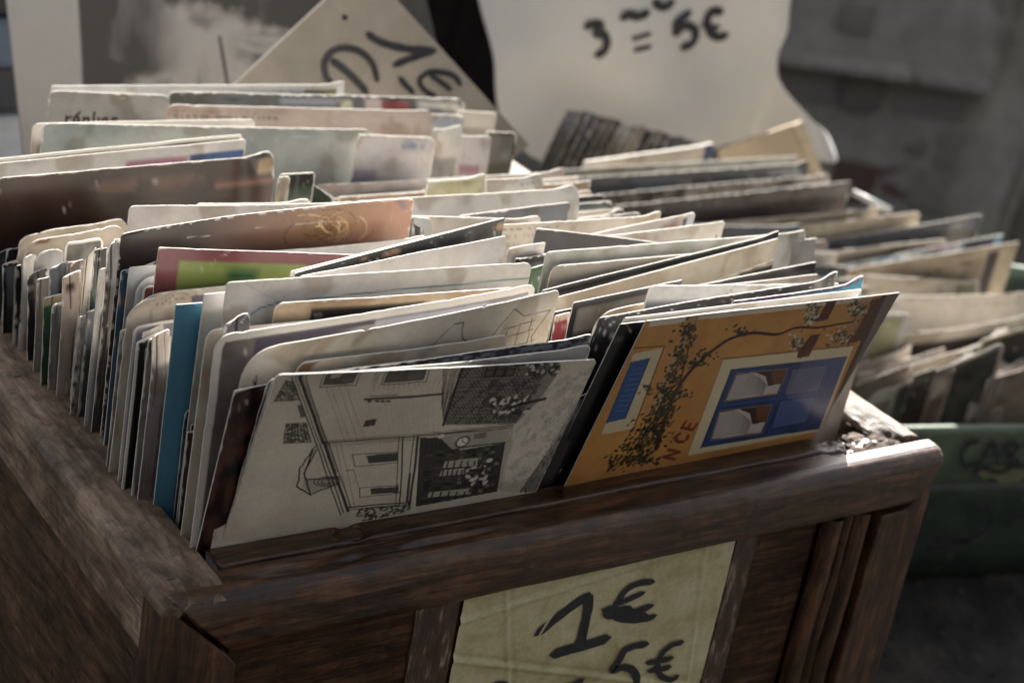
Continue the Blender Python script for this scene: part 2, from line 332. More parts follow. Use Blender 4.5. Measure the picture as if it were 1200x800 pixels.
# ------------------------------------------------------------------ strokes of handwriting
def catmull(pts, n=6):
    P = [np.array(p, float) for p in pts]
    if len(P) < 3: return P
    out = []; Q = [2*P[0]-P[1]]+P+[2*P[-1]-P[-2]]
    for i in range(1, len(Q)-2):
        for k in range(n):
            t = k/n; a, b, c, d = Q[i-1], Q[i], Q[i+1], Q[i+2]
            out.append(0.5*((2*b)+(-a+c)*t+(2*a-5*b+4*c-d)*t*t+(-a+3*b-3*c+d)*t**3))
    out.append(P[-1]); return out
def strokes(name, parent, lines, to3, width, off, mat=None, smooth=True, lift=0.00008):
    """flat ribbons; to3(px,py) gives the point on the sheet, off is the vector that lifts the ink off it"""
    V, F = [], []; off = np.array(off, float); un = off/np.linalg.norm(off)
    for li, ln in enumerate(lines):
        w = width
        if isinstance(ln, tuple): w, ln = ln
        C2 = catmull(ln) if smooth else [np.array(p, float) for p in ln]
        C = [to3(*p) for p in C2]; b0 = len(V)
        for i, p in enumerate(C):
            t = C[min(i+1, len(C)-1)]-C[max(i-1, 0)]; t = t/(np.linalg.norm(t)+1e-12)
            s = np.cross(t, un); ww = w*(0.85+0.3*float(vnoise(i*0.35, li*3.1, 40, 2)))*(0.55 if i in (0, len(C)-1) else 1)
            o3 = off+un*lift*li
            V += [p+s*ww/2+o3, p-s*ww/2+o3]
        for i in range(len(C)-1): F.append((b0+2*i, b0+2*i+1, b0+2*i+3, b0+2*i+2))
        # round ends
        for idx, sgn in ((0, -1), (len(C)-1, 1)):
            p = C[idx]; t = C[min(idx+1, len(C)-1)]-C[max(idx-1, 0)]; t = t/(np.linalg.norm(t)+1e-12); s = np.cross(t, un)
            q = p+t*sgn*w*0.35+off+un*lift*li; V.append(q); F.append((b0+2*idx, b0+2*idx+1, len(V)-1, len(V)-1))
    me = bpy.data.meshes.new(name); me.from_pydata([tuple(v) for v in V], [], [tuple(dict.fromkeys(f)) for f in F]); me.update()
    return link(name, me, parent, [mat or M_ink])
def sc(lines, ox, oy, s):
    out = []
    for ln in lines:
        if isinstance(ln, tuple): out.append((ln[0], [(ox+x/s, oy+y/s) for x, y in ln[1]]))
        else: out.append([(ox+x/s, oy+y/s) for x, y in ln])
    return out

# price label on the front panel
M_label, nt, b = newmat('yellowed_label_paper')
n1 = noise(nt, 55, 6, 0.6, coords(nt), 0.6); n2 = noise(nt, 14, 4, 0.5, coords(nt), 2.5)
c = ramp(nt, n1.outputs[0], [(0.25, (0.32, 0.27, 0.13)), (0.5, (0.50, 0.45, 0.25)), (0.75, (0.60, 0.55, 0.37))]).outputs[0]
n3 = noise(nt, 500, 3, 0.7, coords(nt)); c = mix(nt, 0.5, c, ramp(nt, n3.outputs[0], [(0.35, 0.7), (0.6, 1.05)]).outputs[0], 'MULTIPLY')
nt.links.new(c, b.inputs['Base Color']); b.inputs['Roughness'].default_value = 0.38; bump(nt, b, n2.outputs[0], 0.8, 0.0012)
LY = 0.0062
lab = empty('price_label', (0.19, LY, -0.12)); tag(lab, 'yellowed paper price label reading 1€ and 5€ under the front rail of the box', 'price label')
def par(o, root): o.parent = root; o.matrix_parent_inverse = Matrix.Translation(-root.location); return o
nx, nz = 170, 190; gx = np.linspace(0, 1, nx); gz = np.linspace(0, 1, nz)
X = 0.1245+gx[None, :]*(0.2555-0.1245)+0*gz[:, None]; Z = -0.0275-gz[:, None]*0.15+0*gx[None, :]
Yl = LY-0.0006-0.0008*vnoise(X*60, Z*60, 50, 3)
for (ax_, az_, cc_) in ((0.35, 1, -0.013), (-0.10, 1, -0.052), (1, 0.22, 0.1365), (1, 0.12, 0.236), (1, -0.5, 0.190)):
    dd_ = (X*ax_+Z*az_-cc_)/math.hypot(ax_, az_); Yl = Yl-0.0007*np.exp(-(dd_/0.0011)**2)+0.0004*np.exp(-((dd_-0.0022)/0.0012)**2)
mel = mesh_np('paper', np.stack([X, Yl, Z], -1).reshape(-1, 3), grid_faces(nz, nx)); par(link('paper', mel, None, [M_label]), lab)
ln = sc([(0.0042, [(350, 495), (400, 455), (455, 412), (515, 370)]), (0.0046, [(515, 370), (512, 420), (500, 475), (487, 535)]), (0.0048, [(400, 560), (450, 545), (515, 528), (578, 508)]),
         (0.0030, [(722, 328), (680, 332), (640, 350), (612, 385), (598, 415), (606, 442), (650, 450), (700, 446), (728, 436)]), (0.0026, [(600, 400), (640, 385), (692, 362)]),
         (0.0050, [(566, 418), (600, 425), (650, 418)]), (0.0032, [(566, 436), (630, 432), (718, 404)]), (0.0048, [(600, 425), (640, 440), (700, 440)]),
         (0.0034, [(702, 526), (662, 532), (622, 548)]), (0.0036, [(628, 548), (610, 580), (592, 608), (625, 600), (655, 610), (668, 640), (655, 675), (615, 700)]),
         (0.0028, [(815, 520), (780, 530), (748, 558), (735, 595), (742, 625), (775, 640), (800, 628)]), (0.0028, [(700, 585), (740, 580), (782, 570)]), (0.0028, [(705, 612), (740, 607), (775, 598)]),
         (0.0032, [(440, 664), (470, 655), (495, 640)]), (0.0030, [(200, 668), (225, 652), (255, 660), (262, 690)]), (0.0032, [(440, 690), (470, 682), (500, 668)])], 500, 560, 2.727)
par(strokes('lettering', None, ln, lambda x, y: back(x, y, LY-0.0009), 0.003, (0, -0.0006, 0), lift=0.00003), lab)['label'] = 'black handwritten prices'
M_tape, nt, b = newmat('old_brown_tape')
n1 = noise(nt, 300, 6, 0.7, coords(nt, (1, 1, 0.25))); c = ramp(nt, n1.outputs[0], [(0.4, (0.035, 0.017, 0.012)), (0.55, (0.075, 0.04, 0.028)), (0.68, (0.3, 0.24, 0.18))]).outputs[0]
nt.links.new(c, b.inputs['Base Color']); b.inputs['Roughness'].default_value = 0.3; bump(nt, b, n1.outputs[0], 0.7, 0.0006)
for xa, xb in ((0.1045, 0.1232), (0.2568, 0.2680)):
    bm = bmesh.new(); box_bm(bm, ((xa+xb)/2, LY-0.0001, -0.1), (xb-xa, 0.0010, 0.145)); par(bm_obj('tape_strip', bm, M_tape), lab)

# ------------------------------------------------------------------ rasterised print for cards
class Raster:
    """colours painted on a card's own grid; coordinates are millimetres or photo tracings mapped on the card"""
    def __init__(s, S, T, base): s.S, s.T = S, T; s.C = np.zeros(S.shape+(3,))+np.array(base); s.M = None
    def set_map(s, quad_px, w, h):
        src = np.array(quad_px, float); dst = np.array([(0, 0), (w, 0), (w, h), (0, h)]); A = []
        for (x, y), (u, v) in zip(src, dst): A += [[x, y, 1, 0, 0, 0, -u*x, -u*y, -u], [0, 0, 0, x, y, 1, -v*x, -v*y, -v]]
        s.M = np.linalg.svd(np.array(A))[2][-1].reshape(3, 3)
    def mp(s, pts):
        q = np.array([(x, y, 1.0) for x, y in pts])@s.M.T; return q[:, :2]/q[:, 2:]
    def blend(s, sl, a, c): s.C[sl] = s.C[sl]*(1-a[..., None])+np.array(c)*a[..., None]
    def win(s, pts, pad):
        lo = pts.min(0)-pad; hi = pts.max(0)+pad
        ii = np.where((s.T[:, 0] >= lo[1]) & (s.T[:, 0] <= hi[1]))[0]; jj = np.where((s.S[0] >= lo[0]) & (s.S[0] <= hi[0]))[0]
        if len(ii) < 1 or len(jj) < 1: return None
        return (slice(ii[0], ii[-1]+1), slice(jj[0], jj[-1]+1))
    def line(s, pts, wd, c, a=1.0, soft=0.00022, conv=True):
        P = s.mp(pts) if conv else np.array(pts, float)
        for p, q in zip(P, P[1:]):
            sl = s.win(np.array([p, q]), wd+soft*2)
            if sl is None: continue
            x = s.S[sl]; y = s.T[sl]; d = q-p; L = d@d+1e-15; t = np.clip(((x-p[0])*d[0]+(y-p[1])*d[1])/L, 0, 1)
            dist = np.hypot(x-p[0]-t*d[0], y-p[1]-t*d[1]); al = np.clip((wd/2+soft/2-dist)/soft, 0, 1)*a
            s.blend(sl, al, c)
    def poly(s, pts, c, a=1.0, tex=None, conv=True):
        P = s.mp(pts) if conv else np.array(pts, float); sl = s.win(P, 0.0003)
        if sl is None: return
        x = s.S[sl]; y = s.T[sl]; ins = np.zeros(x.shape, bool)
        for (x0, y0), (x1, y1) in zip(P, np.roll(P, -1, 0)):
            cond = ((y0 > y) != (y1 > y)); xx = (x1-x0)*(y-y0)/(y1-y0+1e-15)+x0; ins ^= cond & (x < xx)
        al = ins*a
        if tex is not None: al = al*tex(x, y)
        s.blend(sl, al.astype(float), c)
    def blob(s, p, rx, ry, ang, c, a=1.0, soft=0.25, conv=True):
        P = s.mp([p])[0] if conv else np.array(p); sl = s.win(P[None], max(rx, ry)*1.4)
        if sl is None: return
        x = s.S[sl]-P[0]; y = s.T[sl]-P[1]; ca, sa = math.cos(ang), math.sin(ang)
        r = np.hypot((x*ca+y*sa)/rx, (-x*sa+y*ca)/ry); s.blend(sl, np.clip((1-r)/soft, 0, 1)*a, c)
def art_plain(o):
    """a generic printed face: mottled field, optional border, patches given in card millimetres"""
    def f(S, T, w, h, seed):
        base = lin(o['col']); b2 = lin(o.get('col2', o['col'])); k = o.get('ns', 90)
        n = vnoise(S*k, T*k, seed, 4); n = np.clip((n-0.5)*o.get('con', 2.0)+0.5, 0, 1)[..., None]
        C = base*(1-n)+b2*n; C = C*(0.93+0.14*vnoise(S*700, T*700, seed+1, 2)[..., None])
        if o.get('grad') is not None:
            g = np.clip(S/w*1.0, 0, 1)[..., None]; C = C*(1-g)+lin(o['grad'])*(0.85+0.3*n)*g
        rs = Raster(S, T, 0); rs.C = C
        for p in o.get('patch', ()):
            u0, u1, t0, t1, pc = p[:5]; soft = p[5] if len(p) > 5 else 0.3
            m = np.clip((S*1000-u0)/soft, 0, 1)*np.clip((u1-S*1000)/soft, 0, 1)*np.clip((T*1000-t0)/soft, 0, 1)*np.clip((t1-T*1000)/soft, 0, 1)
            if len(p) > 6: m = m*np.clip((vnoise(S*p[6], T*p[6], seed+3, 3)-0.40)*6, 0, 1)
            rs.C = rs.C*(1-m[..., None])+lin(pc)*(0.9+0.2*n)*m[..., None]
        rg = np.random.RandomState(seed*13+5); kind = rg.rand() if not (o.get('auto') == 0 or o.get('patch') or o.get('line') or o.get('border')) else 1.0; lum = base.mean()
        box_ = lambda a0_, a1_, b0_, b1_, sf_: np.clip((S*1000-a0_)/sf_, 0, 1)*np.clip((a1_-S*1000)/sf_, 0, 1)*np.clip((T*1000-b0_)/sf_, 0, 1)*np.clip((b1_-T*1000)/sf_, 0, 1)
        W1 = w*1000
        if lum > 0.22 and kind < 0.30 and w > 0.03:      # lines of small print and a postmark
            for r_ in range(rg.randint(2, 5)):
                t0 = 2.2+r_*2.3+rg.rand()*.4; a0_ = rg.choice([3., W1*.55]); m = box_(a0_, a0_+W1*.38, t0, t0+.9, .15)*(vnoise(S*1500, T*60+r_*9, seed+31, 1) > 0.42)*.65; rs.C = rs.C*(1-m[..., None])+lin('4a4742')*m[..., None]
        elif lum > 0.22 and kind < 0.50 and w > 0.05:    # stamp
            a0_ = W1-5-20; m = box_(a0_, a0_+20, 2.5, 40, .3); rs.C = rs.C*(1-m[..., None])+lin(rg.choice(['8a5a4c', '5c6f7a', '7d7a52', '6b5a74']))*(0.8+.4*n)*m[..., None]
            for rr in (6, 8, 10): rs.line([((a0_-6+rr*math.cos(q_))/1000, (9+rr*math.sin(q_))/1000) for q_ in np.linspace(0, 6.3, 26)], .0003, lin('3a383a'), .5, conv=False)
        elif kind < 0.85:                                 # a faded picture with a pale margin
            mg = rg.choice([0., 1.5, 3.0]); hz = 6+10*rg.rand()+3*vnoise(S*50, T*0+seed, seed+33, 3); cs_ = [lin(c_) for c_ in (('aab0b4', '6d6a5c'), ('c4b8a4', '5d4f42'), ('8e9aa6', '4c5a4a'), ('b9a79a', '7a5c4c'), ('77736e', '33312f'))[rg.randint(5)]]
            lo = np.clip((T*1000-hz)/1.2, 0, 1)[..., None]; det = (0.65+0.7*vnoise(S*260, T*260, seed+35, 3))[..., None]; pic = cs_[0]*(1-lo)+cs_[1]*lo*det
            m = box_(mg, W1-mg, mg, 400, .3)[..., None]*(0.75 if lum > .1 else .35); rs.C = rs.C*(1-m)+(pic*0.75+base*0.25)*m
        st_ = np.clip((vnoise(S*55, T*55, seed+41, 3)-0.60)*5, 0, .45)[..., None]; rs.C = rs.C*(1-st_)+rs.C*lin('a08560')*1.3*st_
        for r_ in range(rg.randint(0, 4)):                # creases and scratches
            x0 = rg.rand()*w; y0_ = rg.rand()*.02; an_ = rg.uniform(-.8, .8); L_ = .004+rg.rand()*.02
            rs.line([(x0, y0_), (x0+L_*math.cos(an_), y0_+L_*math.sin(an_))], .0002, lin('dedad0') if lum < .3 else lin('8d867a'), .6, conv=False)
        for lnp in o.get('line', ()): rs.line([(a/1000, c_/1000) for a, c_ in lnp[2]], lnp[1]/1000, lin(lnp[0]), conv=False)
        if o.get('border'):
            bd = o['border']/1000; d = np.minimum(np.minimum(S, w-S), T); m = (d < bd)[..., None]; rs.C = np.where(m, lin(o.get('bcol', 'd8d2c4'))*np.ones(3), rs.C)
        if o.get('speck'):
            m = np.clip((vnoise(S*900, T*900, seed+6, 1)-0.86)*12, 0, 1)*o['speck']; rs.C = rs.C*(1-m[..., None])+lin('c8c8cc')*m[..., None]
        return rs.C
    return f
def wear(C, S, T, w, h, amt, seed):
    d = np.minimum(np.minimum(S, w-S), T)*1000; cr = np.minimum(np.hypot(S, T), np.hypot(w-S, T))*1000
    n = vnoise(S*380, T*380, seed+20, 3); th = -0.05+amt*2.8*np.clip(n-0.42, 0, 1)+amt*np.clip(5-cr, 0, 5)*0.25*np.clip(n*2-0.7, 0, 1)
    m = np.clip((th-d)/0.25, 0, 1)[..., None]; C = C*(1-m*0.85)+lin('d9d4c8')*m*0.85
    age = (0.5+0.5*np.clip(d/6, 0, 1))[..., None]; tint = np.array([0.85, 0.82, 0.78])
    C = C*(tint*(1-age)+age)
    cr_ = np.exp(-((T*1000-(4+5*vnoise(S*30, 0*S, seed+9, 2)))/0.18)**2)*(vnoise(S*120, S*0+3, seed+13, 1) > 0.66)*amt*0.5
    return C*(1-cr_[..., None])+lin('b8b2a6')*cr_[..., None]
CN = [0]; CARDS = []
def card(tl, tr, y0, y1, label, name='postcard', h=0.105, lean=0.03, sl=0.0, r=0.0015, r2=None, bend=0.0, th=0.00045, art=None, mat=None,
         amt=1.0, rag=0.25, res=None, group='postcards packed in the wooden box', cat='postcard', fold=0.0, fn=None, curl=0.0, **o):
    CN[0] += 1; seed = CN[0]*3 % 900; rg = np.random.RandomState(seed)
    P0 = back(*tl, y0); P1 = back(*tr, y1); ex = P1-P0; w = np.linalg.norm(ex); ex = ex/w
    dn = np.array([sl, lean, -1.0]); dn = dn-ex*(dn@ex)*(1-abs(sl) > 2); ey = dn/np.linalg.norm(dn); r2 = r if r2 is None else r2
    nrm = np.cross(ex, ey); nrm /= np.linalg.norm(nrm)
    if nrm[1] > 0: nrm = -nrm
    if res is None:
        e = np.array([0, .25, .5, .8, 1.2, 1.7, 2.4, 3.2, 4.2, 5.5])/1000
        us = np.concatenate([e, np.linspace(e[-1], w-e[-1], max(8, int(w/0.0013)))[1:-1], (w-e)[::-1]])
        vs = np.concatenate([e, np.linspace(e[-1], 0.04, 16)[1:], np.linspace(0.04, h, 12)[1:]])
    else:
        us = np.linspace(0, w, int(w/res)+1); vs = np.concatenate([np.linspace(0, 0.085, int(0.085/res)+1), np.linspace(0.085, h, 8)[1:]])
    U, V_ = np.meshgrid(us, vs); S = U.copy(); T = V_.copy()
    inset = lambda t, rad: np.where(t < rad, rad-np.sqrt(np.maximum(rad*rad-(rad-t)**2, 0)), 0.0)
    iL = inset(V_, r)+rag/1000*(vnoise(V_*400, V_*0+seed, seed, 3)-0.3); iR = inset(V_, r2)+rag/1000*(vnoise(V_*400, V_*0+seed+9, seed+1, 3)-0.3)
    U2 = iL+(w-iL-iR)*(U/w); V2 = V_+rag/1000*(0.8*(vnoise(U*90, U*0+seed, seed+2, 4)-0.4)+3.2*np.clip(vnoise(U*210, U*0+seed, seed+5, 2)-0.70, 0, 1))*np.exp(-V_/0.004)
    un = U/w; off = bend*4*un*(1-un)*np.exp(-V_/0.12)+fold*np.exp(-V_/0.012)*np.clip(1-un/0.12, 0, 1)**2+curl*np.exp(-V_/0.02)*(un-0.5)**2*4
    if res is None and rag > .12: off = off+0.0022*(vnoise(un*2.2+seed, V_*12, seed+8, 2)-0.5)*min(1, w/0.08)*np.exp(-V_/0.05)-rg.choice([0, 0, .0015, .004])*np.exp(-(np.hypot((1-un)*w, V_)/0.009)**2)
    off = off+0.0003*(vnoise(un*5+seed, V_*30, seed+4, 2)-0.5)
    W3 = P0+U2[..., None]*ex+V2[..., None]*ey+off[..., None]*nrm
    nr, nc = U.shape
    C = fn(S, T, w, h, np.array([proj(P0), proj(P1), proj(P1+ey*h), proj(P0+ey*h)])) if fn else art_plain(o)(S, T, w, h, seed)
    C = wear(C, S, T, w, h, amt, seed); k_ = 0.12 if fn else 0.30; C = (C*(1-k_)+C.mean(-1, keepdims=True)*k_)*np.array([0.985, 0.985, 1.03])
    front = W3.reshape(-1, 3); rows = list(range(0, nr, 2 if res is None else 8)); rows = rows if rows[-1] == nr-1 else rows+[nr-1]
    backg = front-nrm*th
    # boundary loop shared by edge strip
    loop = [(0, j) for j in range(nc)]+[(i, nc-1) for i in range(1, nr)]+[(nr-1, j) for j in range(nc-2, -1, -1)]+[(i, 0) for i in range(nr-2, 0, -1)]
    li = np.array([i*nc+j for i, j in loop]); L = len(li); N = len(front)
    if res is None:
        bV = backg; bF = grid_faces(nr, nc, N, True)
    else:
        cols = list(range(0, nc, 8)); cols = cols if cols[-1] == nc-1 else cols+[nc-1]
        bV = backg.reshape(nr, nc, 3)[np.ix_(rows, cols)].reshape(-1, 3); bF = grid_faces(len(rows), len(cols), N, True)
    e0 = N+len(bV); eV = np.concatenate([front[li], backg[li]]); k = np.arange(L); kn = (k+1) % L
    eF = np.stack([e0+k, e0+kn, e0+L+kn, e0+L+k], 1)
    V = np.concatenate([front, bV, eV]); F = np.concatenate([grid_faces(nr, nc), bF, eF])
    mi = np.concatenate([np.zeros((nr-1)*(nc-1)), np.ones(len(bF)), np.full(len(eF), 2)])
    cc = np.ones((len(V), 3))*0.6; cc[:N] = C.reshape(-1, 3)
    base = (P0+P1)/2+ey*h; V = V-base
    me = mesh_np(name, V, F, True, mi, cc); ob = link(name, me, None, [mat or M_matte, M_back, M_edge]); ob.location = Vector(base)
    tag(ob, label, cat, group); CARDS.append((ob, (y0+y1)/2)); return ob

CREAM, CREAM2, WHT, GREY = 'cdc4b2', 'b8ab95', 'd9d5cc', 'a09c96'
G = M_gloss

# ---- the large pen drawing of a street, printed sideways
def art_street(S, T, w, h, quad):
    base = lin('cdc3ab'); n = vnoise(S*25, T*25, 61, 4)[..., None]; C = base*(0.86+0.22*n)*(0.95+0.1*vnoise(S*1600, T*1600, 62, 2)[..., None])
    rs = Raster(S, T, 0); rs.C = C; rs.set_map(quad, w, h); K = lin('2a2724'); K2 = lin('4a4640'); rg = np.random.RandomState(3)
    cv = lambda pts: [(260+x/2.727, 400+y/2.727) for x, y in pts]
    ln = lambda pts, wd=0.00030, a=0.85, c=K: rs.line(cv(pts), wd, c, a)
    def jl(p, q, wd=0.0003, a=0.8):    # a hand drawn line, slightly wavering
        m = [(p[0]+(q[0]-p[0])*t+rg.randn()*0.9, p[1]+(q[1]-p[1])*t+rg.randn()*0.9) for t in np.linspace(0, 1, 6)]; ln(m, wd*1.25, min(1, a*1.1))
    def hatch(poly, n, p0, p1, q0, q1, a=0.7, wd=0.00028):
        for t in np.linspace(0, 1, n):
            jl((p0[0]+(q0[0]-p0[0])*t, p0[1]+(q0[1]-p0[1])*t), (p1[0]+(q1[0]-p1[0])*t, p1[1]+(q1[1]-p1[1])*t), wd, a*(0.6+0.4*rg.rand()))
    tx = lambda k, th, s=60: (lambda x, y: np.clip((vnoise(x*k, y*k, s, 2)-th)*7, 0, 1))
    # pavement and road
    rs.poly(cv([(1075, 100), (1200, 62), (1200, 120), (985, 480), (880, 480), (935, 280), (1010, 190)]), lin('cbc3b0'), 0.7)
    rs.poly(cv([(1215, 110), (1215, 200), (1075, 480), (950, 480)]), lin('77726a'), 0.7)
    for i in range(420):
        t_ = rg.rand(); u_ = rg.rand(); x_ = 1205-245*t_+(u_-.1)*(60-10*t_); y_ = 100+375*t_+u_*30; ln([(x_, y_), (x_-6*rg.rand()-2, y_+9*rg.rand()+4)], 0.00028, 0.75)
    for i in range(330):
        t_ = rg.rand(); u_ = rg.rand(); x_ = 1090-185*t_+u_*(105-10*t_); y_ = 100+370*t_; ln([(x_, y_), (x_-5*rg.rand()-1, y_+8*rg.rand()+2)], 0.00018, 0.5)
    rs.poly(cv([(1075, 100), (1200, 62), (1200, 120), (985, 480), (880, 480), (935, 280), (1010, 190)]), K2, 0.25, tx(300, 0.5))
    hatch(None, 14, (1200, 95), (960, 470), (1225, 130), (1010, 480), 0.4)
    # eaves running down the card
    for a_, b_, wd in (((222, 112), (300, 325), .0004), ((233, 110), (308, 322), .0003), ((246, 108), (322, 322), .0009), ((262, 106), (334, 320), .0003),
                       ((300, 325), (378, 552), .0004), ((312, 325), (388, 545), .0004), ((326, 322), (402, 540), .0009), ((340, 322), (412, 530), .0003)): jl(a_, b_, wd, 0.85)
    rs.poly(cv([(246, 108), (258, 106), (340, 322), (372, 415), (360, 420), (322, 322)]), K, 0.45)
    rs.poly(cv([(163, 194), (203, 122), (228, 126), (250, 186)]), K, 0.75, tx(1300, 0.3)); hatch(None, 12, (165, 190), (245, 184), (205, 125), (226, 128), 0.9)
    rs.poly(cv([(203, 262), (268, 256), (283, 320), (196, 326)]), K, 0.75, tx(1300, 0.32)); hatch(None, 10, (205, 264), (268, 258), (196, 324), (283, 320), 0.9); hatch(None, 8, (205, 264), (196, 324), (268, 258), (283, 320), 0.9)
    rs.poly(cv([(240, 203), (254, 200), (266, 238), (250, 242)]), K, 0.8)
    # gable with an oval
    for p, q in (((298, 332), (248, 405)), ((290, 345), (262, 420)), ((248, 405), (240, 462)), ((262, 420), (282, 488)), ((240, 462), (282, 488)), ((282, 488), (372, 452)), ((270, 440), (376, 430)), ((262, 420), (300, 345))): jl(p, q, 0.0005, 0.9)
    rs.poly(cv([(262, 430), (300, 436), (372, 436), (368, 456), (285, 484), (258, 462)]), K2, 0.35)
    for rx in (42, 30, 18): ln([(335+rx*math.cos(t), 445+rx*0.36*math.sin(t)-0.06*rx*math.cos(t)) for t in np.linspace(0, 6.3, 22)], 0.0004)
    # windows
    def window(q, panes=2, dark=0.85):
        rs.poly(cv(q), K, dark); (a, b_, c_, d_) = [np.array(p, float) for p in q]
        for i in range(panes):
            t0 = (i+0.14)/panes; t1 = (i+0.86)/panes
            for s0, s1 in ((0.12, 0.46), (0.56, 0.9)):
                L = lambda s, t: (a*(1-s)+b_*s)*(1-t)+(d_*(1-s)+c_*s)*t
                rs.poly(cv([L(t0, s0), L(t1, s0), L(t1, s1), L(t0, s1)]), lin('6e695f'), 0.5*rg.rand()+0.15)
        e = [a+(-8, -5), b_+(8, -5), c_+(8, 6), d_+(-8, 6)]
        for p, q2 in zip(e, e[1:]+e[:1]): jl(p, q2, 0.0003, 0.8)
    window([(336, 92), (440, 84), (418, 130), (320, 138)]); rs.poly(cv([(352, 94), (388, 91), (372, 112), (342, 116)]), base, 0.6)
    window([(536, 72), (660, 64), (642, 120), (515, 130)])
    rs.poly(cv([(458, 250), (496, 243), (487, 266), (450, 271)]), K, 0.9)
    # lamp bracket
    rs.line(cv([(455, 182), (600, 174), (740, 160), (1030, 146)]), 0.0011, K, 0.9); ln([(470, 172), (560, 168)], 0.0004)
    for x in (470, 495, 512, 530): rs.blob(cv([(x, 188)])[0], 0.0012, 0.0006, 0.2, K, 0.9)
    for y0_ in (72, 84, 98): jl((470+y0_*0.1, y0_+60), (500+y0_*0.05, y0_-10), 0.0003, 0.4)
    # brick house
    B = [(772, 62), (1060, 58), (1075, 100), (1010, 190), (938, 262), (706, 264), (735, 150)]
    def qgrid(q, nr, nc, gap, tones, a, stag=True):
        q = [np.array(p, float) for p in q]; L = lambda s_, t_: (q[0]*(1-s_)+q[1]*s_)*(1-t_)+(q[3]*(1-s_)+q[2]*s_)*t_
        for r_ in range(nr):
            for c_ in range(nc):
                s0 = (c_+(0.5 if (stag and r_ % 2) else 0))/nc; s1 = min(1, s0+(1-gap)/nc); t0 = r_/nr; t1 = t0+(1-gap)/nr
                if s0 < 1: rs.poly(cv([L(s0, t0), L(s1, t0), L(s1, t1), L(s0, t1)]), lin(tones[rg.randint(len(tones))]), a*(0.6+0.4*rg.rand()))
    rs.poly(cv(B), lin('7b766b'), 0.9); qgrid([(768, 64), (1060, 58), (938, 260), (712, 262)], 30, 20, 0.22, ('1d1b19', '2b2825', '3a3733', '24211f', '4c4842'), 0.95)
    rs.poly(cv([(860, 120), (1040, 110), (940, 255), (800, 258)]), K, 0.6, tx(420, 0.45))
    for i in range(18): jl((770-i*3.5, 66+i*11), (1050-i*7, 62+i*11), 0.0002, 0.6)
    window([(850, 62), (948, 58), (930, 108), (832, 114)], 3, 0.95)
    rs.poly(cv([(706, 78), (772, 62), (722, 190), (700, 262)]), base, 0.8); hatch(None, 12, (706, 78), (700, 200), (772, 62), (706, 262), 0.8)
    rs.line(cv([(772, 62), (706, 264)]), 0.0011, K, 0.95)
    for i in range(70): rs.blob(cv([(960+rg.rand()*130, 58+rg.rand()*50)])[0], 0.0006+rg.rand()*0.0009, 0.0005+rg.rand()*0.0006, rg.rand()*3, K if rg.rand() < 0.7 else base, 0.8)
    for i in range(60): rs.blob(cv([(850+rg.rand()*130, 175+rg.rand()*60)])[0], 0.0005+rg.rand()*0.0011, 0.0004+rg.rand()*0.0008, rg.rand()*3, K if rg.rand() < 0.62 else lin('d0c8b6'), 0.85)
    rs.line(cv([(900, 215), (950, 200), (1032, 182)]), 0.0016, K, 0.95)
    # cornice between the houses and the stucco front
    for dy, wd in ((0, .0009), (6, .0003), (-6, .0003), (12, .0002)): rs.line(cv([(332, 322+dy), (470, 310+dy), (612, 300+dy), (930, 266+dy)]), wd*0.8, K, 0.85)
    for x in (330, 348, 372, 395): jl((x, 140), (x+62, 318), 0.00022, 0.35)
    for x in (362, 380): jl((x, 325), (x+46, 530), 0.00022, 0.45)
    for (x, wd) in ((565, .0003), (578, .0005), (612, .0003), (626, .0008)): jl((x, 303), (x-10 if x < 600 else x-26, 518), wd, 0.85)
    rs.line(cv([(600, 420), (592, 505), (600, 530)]), 0.0008, K, 0.9)
    for q, d in (([(416, 360), (562, 350), (558, 386), (424, 398)], [(462, 362), (560, 354), (557, 380), (468, 387)]), ([(438, 466), (562, 458), (562, 482), (440, 496)], [(474, 468), (562, 461), (560, 480), (476, 487)])):
        for p, q2 in zip(q, q[1:]+q[:1]): jl(p, q2, 0.0003, 0.8)
        rs.poly(cv(d), K, 0.9); hatch(None, 9, d[0], d[3], d[1], d[2], 0.3)
    jl((395, 410), (418, 408), 0.0003, 0.7); jl((420, 408), (436, 462), 0.0002, 0.6); jl((398, 528), (590, 512), 0.0005, 0.9); jl((400, 536), (590, 520), 0.0003, 0.8)
    rs.poly(cv([(425, 555), (440, 530), (590, 515), (600, 540), (450, 575)]), K, 0.9, tx(1200, 0.42))
    # shop front
    D = [(632, 306), (735, 300), (760, 345), (905, 322), (880, 478), (618, 525)]
    rs.poly(cv(D), lin('2c2926'), 0.95); qgrid([(650, 346), (752, 346), (740, 510), (634, 516)], 16, 3, 0.3, ('5c574e', '1b1917', '3d3a35'), 0.8, False)
    qgrid([(760, 350), (900, 330), (874, 474), (744, 500)], 11, 7, 0.30, ('171513', '6d675c', '2c2926', '9b9382', '45413a', '1b1917'), 0.85, False)
    hatch(None, 30, (640, 312), (624, 520), (900, 326), (872, 478), 0.45)
    hatch(None, 20, (345, 150), (400, 318), (690, 120), (690, 292), 0.12, 0.0002); hatch(None, 16, (360, 330), (425, 520), (555, 312), (550, 505), 0.14, 0.0002)
    for t_ in np.linspace(0, 1, 13): jl((500+195*t_, 132-14*t_), (500+190*t_, 150-14*t_), .0002, .35)
    for q_ in ([(640, 322), (730, 316), (728, 340), (638, 346)],): hatch(None, 7, q_[0], q_[3], q_[1], q_[2], .9)
    rs.poly(cv([(690, 294), (932, 272), (905, 318), (860, 322), (735, 342), (712, 320)]), lin('a79f8d'), 0.9); jl((690, 294), (930, 274), .0004); jl((735, 342), (905, 320), .0006)
